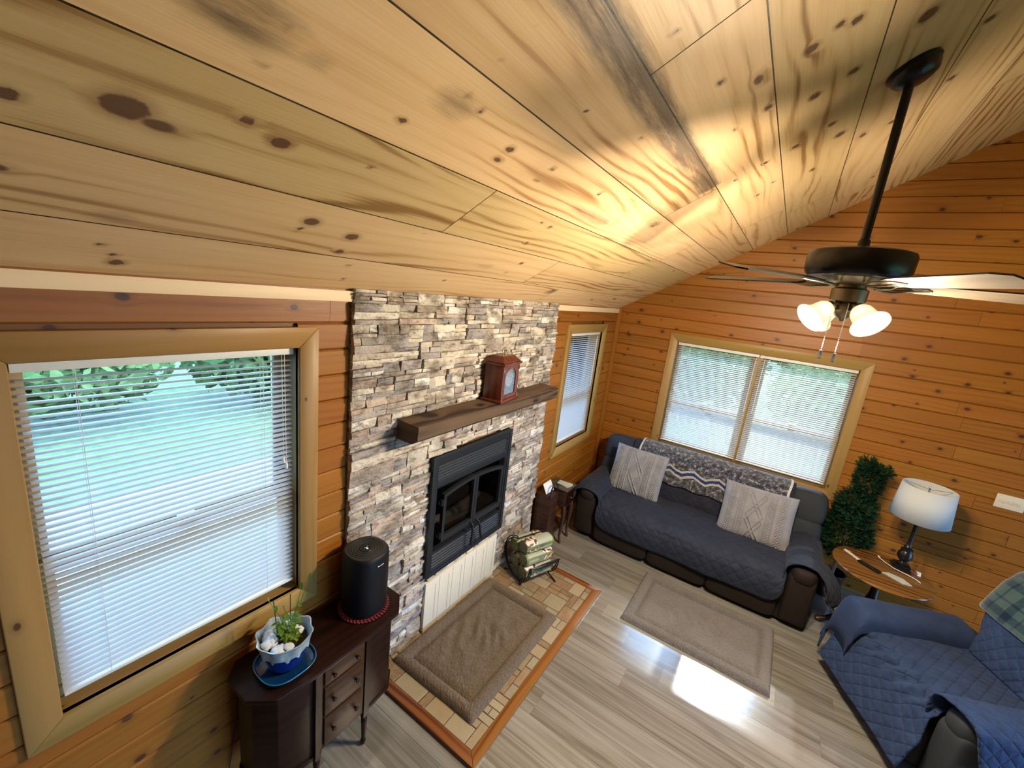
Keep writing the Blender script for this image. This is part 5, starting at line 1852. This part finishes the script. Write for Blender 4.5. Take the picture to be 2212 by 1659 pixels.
def table_things():
    def flat(name, label, cat, c, ang, mt, shape, z=TZ):
        pass
    # crumpled wrapper strip
    rot = lambda a, c: Matrix.Translation((c[0], c[1], TZ)) @ Matrix.Rotation(a, 4, 'Z')
    xf = rot(math.radians(-52), (2.60, -.555))
    m = MB()
    def fw(u, v):
        a, b = (u - .5) * .15, (v - .5) * .035
        return xf @ Vector((a, b, .004 + .010 * (1 - (2 * v - 1) ** 2) + .005 * mnoise.noise(Vector((a * 60, b * 60, 1)))))
    m.grid(fw, 24, 8); o = m.build('snack_wrapper', plain('crinkled_wrapper', (.52, .50, .46), .35, noise_amt=.5, scale=70, bump=.5), None, smooth=40, solid=.002)
    tag(o, 'crumpled pale wrapper strip on the round table', 'wrapper')
    c = (2.695, -.675); xf = rot(math.radians(-38), c)
    t = thing('remote_control', 'black remote control on the round table', 'remote control', (c[0], c[1], TZ))
    m = MB(); rbox(m, (0, 0, .010), (.082, .021, .009), 6, 8, xf=xf); m.build('body', M['matteblack'], t, smooth=50)
    m = MB()
    for i in range(9):
        for j in (-1, 0, 1):
            m.lathe([(.0035, 0), (.003, .0015), (.0005, .0018)], (-.06 + i * .013, j * .012, .0188), 8, xf=xf)
    m.build('buttons', M['rubber'], t, smooth=40)
    # folded newspaper
    c = (2.865, -.70); xf = rot(math.radians(-22), c)
    m = MB()
    pj = [(-.09, -.02), (.05, -.05), (.10, -.01), (.03, .045), (-.06, .035)]
    for k in range(3):
        m.prism([(p[0] * (1 - .03 * k), p[1] * (1 - .05 * k)) for p in pj], .001 + k * .002, .0025 + k * .002, xf=xf)
    np_ = NT('printed_paper'); o_ = np_.gen(); nz = np_.noise(np_.scale(o_, (40, 160, 1)), 3, 3); cc = np_.mix(np_.maprange(nz, .45, .6), (.30, .33, .30), (.62, .64, .56)); np_.bsdf(color=cc, rough=.8)
    M['print'] = np_.m
    o = m.build('torn_paper', np_.m, None); tag(o, 'torn scrap of printed paper in front of the lamp', 'paper')
    # cable
    m = MB()
    m.tube([(2.795, -.44, TZ + .012), (2.825, -.475, TZ + .006), (2.87, -.55, TZ + .012), (2.93, -.58, TZ + .012), (2.99, -.61, TZ + .01), (3.02, -.64, TZ + .005)], .0035, 8)
    m.lathe([(.001, 0), (.006, .002), (.006, .022), (.003, .026), (.001, .027)], (0, 0, 0), 10, xf=Matrix.Translation((2.795, -.44, TZ + .012)) @ Euler((math.radians(-70), 0, math.radians(35))).to_matrix().to_4x4())
    o = m.build('charging_cable', M['white'], None, smooth=60); tag(o, 'white charging cable lying in front of the lamp base', 'cable')
    # white card and small brown jar behind
    c = (3.01, -.48)
    t = thing('note_card', 'white card with dark print beside the lamp', 'card', (c[0], c[1], TZ))
    xf = Matrix.Translation((c[0], c[1], TZ + .001)) @ Matrix.Rotation(math.radians(-14), 4, 'Z')
    m = MB(); m.box((-.04, -.03, 0), (.04, .05, .004), xf=xf); m.build('card', M['paper'], t, bevel=.001)
    m = MB()
    for k in range(3): text_marks(m, tuple(xf @ Vector((-.015, -.02 + k * .012, .0045))), tuple(xf.to_3x3() @ Vector((1, 0, 0))), tuple(xf.to_3x3() @ Vector((0, 1, 0))), .04, .005, 4)
    m.build('print', M['ink'], t)
    m = MB(); m.lathe([(.001, 0), (.022, 0), (.026, .015), (.022, .032), (.014, .036), (.001, .036)], (2.99, -.515, TZ), 18)
    o = m.build('wooden_knob_jar', plain('reddish_brown_glaze', (.12, .04, .02), .35), None, smooth=50); tag(o, 'small round brown jar beside the lamp base', 'jar')
    for n in ('wooden_knob_jar',): bpy.data.objects[n].name = 'small_jar'
table_things()

# ================================================================== TOPIARY
def build_topiary():
    x, y = 2.56, -.24
    t = thing('topiary_plant', 'dark green artificial spiral topiary between sofa and round table', 'potted plant', (x, y, 0))
    m = MB(); m.lathe([(.08, 0), (.10, .22), (.108, .235), (.108, .25), (.095, .25), (.09, .22)], (x, y, 0), 28); m.build('planter', M['darkwood'], t, smooth=50)
    m = MB(); m.lathe([(.001, .22), (.092, .22)], (x, y, 0), 24); m.build('soil', M['soil'], t)
    m = MB(); m.tube([(x, y, .2), (x + .01, y, .6), (x - .005, y, 1.0), (x + .02, y, 1.25)], [.016, .014, .011, .006], 8); m.build('trunk', M['bark'], t, smooth=60)
    rr = random.Random(11)
    m = MB()
    def sprig(c, d):
        d = d.normalized(); s = d.cross(Vector((rr.uniform(-1, 1), rr.uniform(-1, 1), rr.uniform(-1, 1)))).normalized()
        L = rr.uniform(.022, .045)
        for k in range(5):
            p = c + d * L * k / 4
            for sg in (-1, 1):
                q = p + (d * .6 + s * sg).normalized() * rr.uniform(.010, .018)
                w = d.cross(s) * .003 + d * .004
                m.add([p, q - w * .3, q + w, p + w], [(0, 1, 2, 3)])
    # two lobes with a waist, seen as a spiral
    lobes = [((x + .0, y, .66), (.165, .15, .24), 1500), ((x + .01, y, .92), (.135, .12, .14), 700), ((x + .045, y + .0, 1.18), (.085, .08, .15), 520), ((x + .11, y - .0, 1.30), (.05, .04, .035), 90), ((x + .0, y, 1.32), (.05, .04, .06), 110)]
    for (c, r, n) in lobes:
        for _ in range(n):
            v = Vector((rr.gauss(0, 1), rr.gauss(0, 1), rr.gauss(0, 1))).normalized()
            k = rr.uniform(.75, 1.08)
            p = Vector((c[0] + v.x * r[0] * k, c[1] + v.y * r[1] * k, c[2] + v.z * r[2] * k))
            if p.y > -.03: continue
            sprig(p, v + Vector((rr.uniform(-.5, .5), rr.uniform(-.5, .5), rr.uniform(-.5, .5))))
    m.build('foliage', M['leaf_dark'], t)
build_topiary()

# ================================================================== SMALL END TABLE left of the sofa
def build_endtable():
    t = thing('end_table', 'narrow dark wood end table between the stone wall and sofa', 'side table', (.15, -1.25, 0))
    zt = .60
    m = MB(); m.prism([(.035, -1.36), (.275, -1.36), (.275, -1.145), (.035, -1.145)], zt - .018, zt, grain=0); m.build('table_top', plain('worn_dark_top', (.07, .055, .045), .35, noise_amt=.3, scale=14), t, bevel=.004)
    m = MB(); m.box((.05, -1.345, .40), (.262, -1.16, zt - .018), 'y'); m.build('case', M['darkwood'], t, bevel=.003)
    m = MB(); m.box((.262, -1.335, .42), (.270, -1.17, .565), 'y'); d = m.build('drawer', M['mahog'], t, bevel=.003)
    m = MB(); m.lathe([(.0, 0), (.006, 0), (.005, .008), (.010, .014), (.0, .02)], (0, 0, 0), 12, xf=Matrix.Translation((.27, -1.25, .49)) @ Matrix.Rotation(PI / 2, 4, 'Y')); m.build('knob', M['brass'], d, smooth=60)
    for (x, y) in ((.06, -1.335), (.25, -1.335), (.06, -1.17), (.25, -1.17)):
        m = MB()
        sx = 1 if x > .1 else -1
        m.tube([(x, y, .42), (x + sx * .012, y, .34), (x + sx * .004, y, .2), (x - sx * .004, y, .08), (x + sx * .008, y, .02), (x + sx * .018, y, .008)], [.022, .022, .016, .012, .014, .013], 10)
        m.build('leg', M['darkwood'], t, smooth=60)
    m = MB(); m.box((.06, -1.33, .17), (.25, -1.175, .185), 'y'); m.build('shelf', M['darkwood'], t, bevel=.003)
    # papers on the top
    m = MB()
    for k in range(4):
        xf = Matrix.Translation((.185, -1.245, zt + .001 + k * .003)) @ Matrix.Rotation(math.radians(-8 + k * 5), 4, 'Z')
        m.box((-.07, -.045, 0), (.07, .045, .0025), xf=xf)
    o = m.build('paper_stack', M['print'], None); tag(o, 'small stack of printed papers on the narrow end table', 'paper')
    # magazine basket with hoop handle holding white sheets
    c = (.115, -1.47)
    t = thing('magazine_basket', 'dark magazine basket with a hoop handle beside the end table', 'basket', (c[0], c[1], 0))
    m = MB()
    m.prism([(c[0] - .085, c[1] - .08), (c[0] + .085, c[1] - .08), (c[0] + .085, c[1] + .08), (c[0] - .085, c[1] + .08)], .005, .57)
    m.build('basket_body', M['darkwood'], t, bevel=.01)
    m = MB()
    m.tube([(c[0] + .07, c[1] + .10 * -math.cos(PI * k / 16) * .8, .56 + .13 * math.sin(PI * k / 16)) for k in range(17)], .008, 8)
    m.build('hoop_handle', M['black'], t, smooth=60)
    m = MB()
    xf = Matrix.Translation((c[0] + .02, c[1] + .01, .575)) @ Matrix.Rotation(math.radians(-28), 4, 'Y')
    m.box((-.004, -.075, -.0), (.004, .075, .105), xf=xf)
    o = m.build('white_booklet', M['paper'], None, bevel=.003); tag(o, 'white booklet standing in the dark magazine basket', 'booklet')
build_endtable()

# ================================================================== CEILING FAN
def build_fan():
    X, Y = FAN
    t = thing('ceiling_fan', 'black ceiling fan with pale wooden blades and four lit shades', 'ceiling fan', (X, Y, ceil_z(X)))
    zc = ceil_z(X - .015)
    an = -math.atan(SL)
    xf = Matrix.Translation((X - .005, Y, ceil_z(X - .005) - .002)) @ Matrix.Rotation(an, 4, 'Y')
    m = MB(); m.lathe([(.001, 0), (.085, 0), (.086, -.012), (.080, -.014), (.078, -.03), (.065, -.052), (.04, -.064), (.001, -.066)], (0, 0, 0), 40, xf=xf); m.build('canopy', M['black'], t, smooth=35)
    m = MB(); m.tube([(X, Y, zc - .04), (X, Y, 2.80)], .0165, 16); m.build('downrod', M['black'], t, smooth=60)
    m = MB(); m.lathe([(.03, .0), (.075, .0), (.078, -.012), (.03, -.02)][::-1], (X, Y, 2.822), 32); m.lathe([(.024, 0), (.022, .035), (.018, .04)], (X, Y, 2.82), 20); m.build('yoke_cover', M['black'], t, smooth=40)
    m = MB(); m.lathe([(.04, .118), (.165, .112), (.186, .104), (.192, .09), (.190, .03), (.183, .012), (.17, .0), (.001, .0)][::-1], (X, Y, 2.698), 56); m.build('motor_housing', M['black'], t, smooth=35)
    m = MB(); m.lathe([(.001, -.03), (.075, -.03), (.095, -.02), (.12, .0), (.12, .002)], (X, Y, 2.697), 40); m.build('flywheel', M['pewter'], t, smooth=40)
    m = MB(); m.lathe([(.001, -.075), (.05, -.075), (.066, -.07), (.068, -.02), (.055, -.012), (.055, .0)], (X, Y, 2.667), 32); m.build('switch_housing', M['pewter'], t, smooth=35)
    # light kit bowl
    m = MB(); m.lathe([(.001, -.085), (.010, -.083), (.014, -.072), (.03, -.062), (.045, -.035), (.04, -.01), (.03, .0)], (X, Y, 2.592), 28); m.build('light_kit', M['pewter'], t, smooth=40)
    for k in range(5):
        a = math.radians(157 + 72 * k)
        R = Matrix.Translation((X, Y, 2.678)) @ Matrix.Rotation(a, 4, 'Z')
        pitch = Matrix.Rotation(math.radians(-12), 4, 'X')
        m = MB()
        out = []
        r0, r1 = .20, .675
        n = 10
        top = []; bot = []
        for j in range(n + 1):
            f = j / n; r = r0 + (r1 - r0) * f
            w = .052 + .018 * f
            if f > .93: w *= math.sqrt(max(0., 1 - ((f - .93) / .07) ** 2 * .55))
            if f < .06: w *= .75 + .25 * f / .06
            top.append((r, w)); bot.append((r, -w))
        poly = bot + top[::-1]
        xf = R @ Matrix.Translation((0, 0, -.004)) @ pitch
        m.mi = 0
        m.prism(poly, -.003, .003, xf=xf, tone=(.55, .4, .5), grain=0)
        # dark upper face: painted black on top
        mats = [M['blade'], M['black']]
        # last face added is the top cap, second to last is the bottom cap
        for q in range(len(m.f)): m.m[q] = 1
        m.m[-2] = 0
        bl = m.build('blade', mats, t)
        m = MB()
        # ornate iron: two curved rails and a plate
        for s in (-1, 1):
            m.tube([tuple(xf @ Vector(p)) for p in ((.09, s * .012, -.012), (.13, s * .034, -.014), (.17, s * .042, -.010), (.21, s * .026, -.006), (.27, s * .006, -.006))], .0045, 8)
        m.tube([tuple(xf @ Vector(p)) for p in ((.09, 0, -.012), (.15, 0, -.013), (.27, 0, -.006))], .004, 8)
        m.prism([(.195, -.035), (.25, -.03), (.285, 0), (.25, .03), (.195, .035)], -.0075, -.0035, xf=xf)
        for (px, py) in ((.21, .02), (.21, -.02), (.255, 0)):
            m.lathe([(.001, -.010), (.005, -.0095), (.006, -.0075)], (px, py, 0), 8, xf=xf)
        m.build('blade_iron', M['pewter'], bl, smooth=50)
    # four bell shades tilted outwards
    for k in range(4):
        a = math.radians(36 + 90 * k)
        base = Vector((X + .062 * math.cos(a), Y + .062 * math.sin(a), 2.575))
        d = Vector((math.cos(a) * .80, math.sin(a) * .80, -.62)).normalized()
        q = d.to_track_quat('Z', 'Y').to_matrix().to_4x4()
        xf = Matrix.Translation(base) @ q
        m = MB(); m.tube([(X + .02 * math.cos(a), Y + .02 * math.sin(a), 2.575), (X + .045 * math.cos(a), Y + .045 * math.sin(a), 2.584), tuple(base)], .009, 10)
        m.lathe([(.012, -.004), (.022, .0), (.024, .014), (.02, .02)], (0, 0, 0), 18, xf=xf)
        arm = m.build('lamp_arm', M['pewter'], t, smooth=50)
        m = MB()
        m.lathe([(.019, .012), (.030, .018), (.040, .035), (.043, .055), (.046, .075), (.056, .095), (.068, .108), (.070, .110)], (0, 0, 0), 36, xf=xf, close=True)
        m.build('lamp_shade', M['frost'], t, smooth=60, solid=.003)
        l = bpy.data.lights.new('fan_bulb', 'POINT'); l.energy = FAN_POWER; l.color = (1.0, .84, .62); l.shadow_soft_size = .04
        lo = bpy.data.objects.new('fan_bulb', l); COL.objects.link(lo); lo.location = base + d * .116
        lo['kind'] = 'helper'
    # pull chains
    for i, (dx, dy, L) in enumerate(((-.045, -.045, .21), (.005, -.062, .215))):
        m = MB()
        z = 2.585
        n = 26
        for j in range(n):
            zz = z - L * j / n
            m.lathe([(.0005, -.0028), (.0024, -.001), (.0024, .001), (.0005, .0028)], (X + dx, Y + dy, zz), 6)
        m.tube([(X + dx, Y + dy, z), (X + dx, Y + dy, z - L)], .0008, 5)
        pc = m.build('pull_chain', M['chrome'], t, smooth=60)
        m = MB(); m.lathe([(.001, 0), (.008, -.002), (.008, -.008), (.0065, -.01), (.0085, -.03), (.007, -.04), (.001, -.042)][::-1], (X + dx, Y + dy, z - L), 12)
        m.build('chain_fob', M['iron'], pc, smooth=50)
build_fan()

# ================================================================== WALL SWITCH
def build_switch():
    t = thing('light_switch_plate', 'cream three gang light switch plate on the plank wall', 'light switch', (3.52, 0, 1.25))
    m = MB(); m.box((3.435, -.008, 1.192), (3.605, -.0005, 1.308)); m.build('plate', M['cream'], t, bevel=.003)
    for x in (3.475, 3.52, 3.565):
        m = MB(); m.box((x - .005, -.018, 1.238), (x + .005, -.006, 1.262), xf=None); m.build('toggle', M['cream'], t, bevel=.002)
build_switch()

# ================================================================== OUTDOORS
def ground_mat(name, c1, c2, sc, rough=.95):
    t = NT(name); g = t.gen(); n = t.noise(g, sc, 5, .7); n2 = t.noise(g, sc * .2, 3)
    c = t.mix(t.maprange(n, .35, .65), c1, c2); c = t.mix(t.maprange(n2, .4, .7, 0., .4), c, c1)
    t.bsdf(color=c, rough=rough); return t.m
def outdoors():
    gr = ground_mat('lawn_grass', (.05, .095, .022), (.13, .18, .05), 6.)
    gv = ground_mat('pale_gravel', (.15, .14, .13), (.27, .25, .23), 14.)
    m = MB(); m.box((-60, -60, -.64), (60, 60, -.62)); o = m.build('lawn', gr); o['kind'] = 'stuff'; o['label'] = 'green lawn around the cabin'; o['category'] = 'grass'
    m = MB(); m.box((-4.8, -14, -.619), (-.2, 3, -.60)); o = m.build('gravel_drive', gv); o['kind'] = 'structure'
    # deck behind the back wall
    m = MB()
    dm = wood('weathered_deck', (.42, .40, .38), (.34, .32, .30), (.2, .18, .16), ring=20, rough=.8)
    y = .2
    while y < 2.3:
        m.box((-1, y, -.05), (5, y + .135, -.02), 'x', pt()); y += .14
    o = m.build('deck_boards', dm); o['kind'] = 'structure'
    t = thing('deck_railing', 'white painted deck railing outside the double window', 'railing', (2, 2.25, -.02))
    m = MB(); m.box((-1, 2.2, .86), (5, 2.30, .90)); m.box((-1, 2.23, .80), (5, 2.27, .86)); m.build('top_rail', M['rail'], t, bevel=.004)
    m = MB(); m.box((-1, 2.23, .04), (5, 2.27, .11)); m.build('bottom_rail', M['rail'], t, bevel=.004)
    for i in range(46):
        x = -.95 + i * .13
        m = MB(); m.box((x, 2.235, .11), (x + .035, 2.265, .80)); m.build('baluster', M['rail'], t)
    for x in (-1, .9, 2.9, 4.9):
        m = MB(); m.box((x, 2.2, -.02), (x + .09, 2.29, .98)); m.build('rail_post', M['rail'], t, bevel=.004)
    rr = random.Random(21)
    def tree(loc, h, r, mt, label, n=1500, trunk=True, lr=(.08, .2)):
        t = thing('tree' if trunk else 'bush', label, 'tree' if trunk else 'bush', loc, group='trees outside the windows' if trunk else 'bushes outside the windows')
        if trunk:
            m = MB(); m.tube([loc, (loc[0] + .1, loc[1], loc[2] + h * .4), (loc[0] + .05, loc[1] + .1, loc[2] + h * .8)], [.16, .12, .05], 8)
            for k in range(5):
                a = rr.uniform(0, 6.28); z = loc[2] + h * rr.uniform(.25, .6)
                m.tube([(loc[0] + .07, loc[1], z), (loc[0] + math.cos(a) * r * .6, loc[1] + math.sin(a) * r * .6, z + h * .2)], [.05, .02], 6)
            m.build('trunk', M['bark'], t, smooth=60)
        m = MB()
        for k in range(n):
            v = Vector((rr.gauss(0, 1), rr.gauss(0, 1), rr.gauss(0, 1))).normalized() * rr.uniform(.35, 1.0)
            c = Vector((loc[0] + v.x * r, loc[1] + v.y * r, loc[2] + .06 + h * (.58 if trunk else .5) + v.z * h * (.42 if trunk else .5)))
            a = Vector((rr.uniform(-1, 1), rr.uniform(-1, 1), rr.uniform(-1, 1))).normalized(); b = a.cross(Vector((rr.uniform(-1, 1), rr.uniform(-1, 1), rr.uniform(-1, 1)))).normalized()
            L = rr.uniform(*lr)
            m.add([c - a * L, c + b * L * .5, c + a * L, c - b * L * .5], [(0, 1, 2, 3)])
        m.build('foliage', mt, t)
    G = -.58
    for i, (x, y, h, r) in enumerate(((-8.2, -6.4, 1.7, 1.45), (-8.4, -3.3, 1.9, 1.5), (-8.0, -.2, 1.8, 1.5), (-8.3, 3.0, 2.0, 1.5), (-9., -9.8, 2.2, 1.7))):
        tree((x, y, G), h, r, M['leaf_tree2' if i % 2 else 'leaf_tree'], ['leafy green bush beyond the gravel drive seen through the large window', 'tall pale green bush left of the drive outside', 'round green bush outside the narrow side window', 'light green bush near the far corner outside', 'wide green bush at the far end of the drive'][i], 2600, False)
    for i, (x, y, h, r) in enumerate(((-3.4, 7.6, 2.5, 1.5), (-.2, 8.2, 2.8, 1.6), (3.1, 7.8, 2.4, 1.6), (6.4, 8.4, 2.7, 1.6), (9.8, 8.0, 2.4, 1.6))):
        tree((x, y, G), h, r, M['leaf_tree' if i % 2 else 'leaf_tree2'], ['shrub outside left of the deck railing', 'leafy shrub behind the left half of the deck railing', 'leafy shrub behind the middle of the deck railing', 'shrub behind the right half of the deck railing', 'shrub at the far right beyond the deck'][i], 3600, False, (.06, .15))
    for i, (x, y, h, r) in enumerate(((-1.8, 12.5, 4.6, 1.7), (1.8, 13., 5.0, 1.7), (5.4, 12.6, 4.8, 1.7), (9.4, 14, 5.4, 2.0))):
        tree((x, y, G), h, r, M['leaf_tree' if i % 2 else 'leaf_tree2'], ['tree behind the shrubs at the left of the double window', 'tree behind the shrubs in the middle of the double window', 'tree behind the shrubs at the right of the double window', 'tree far right beyond the shrubs'][i], 1700, True)
outdoors()
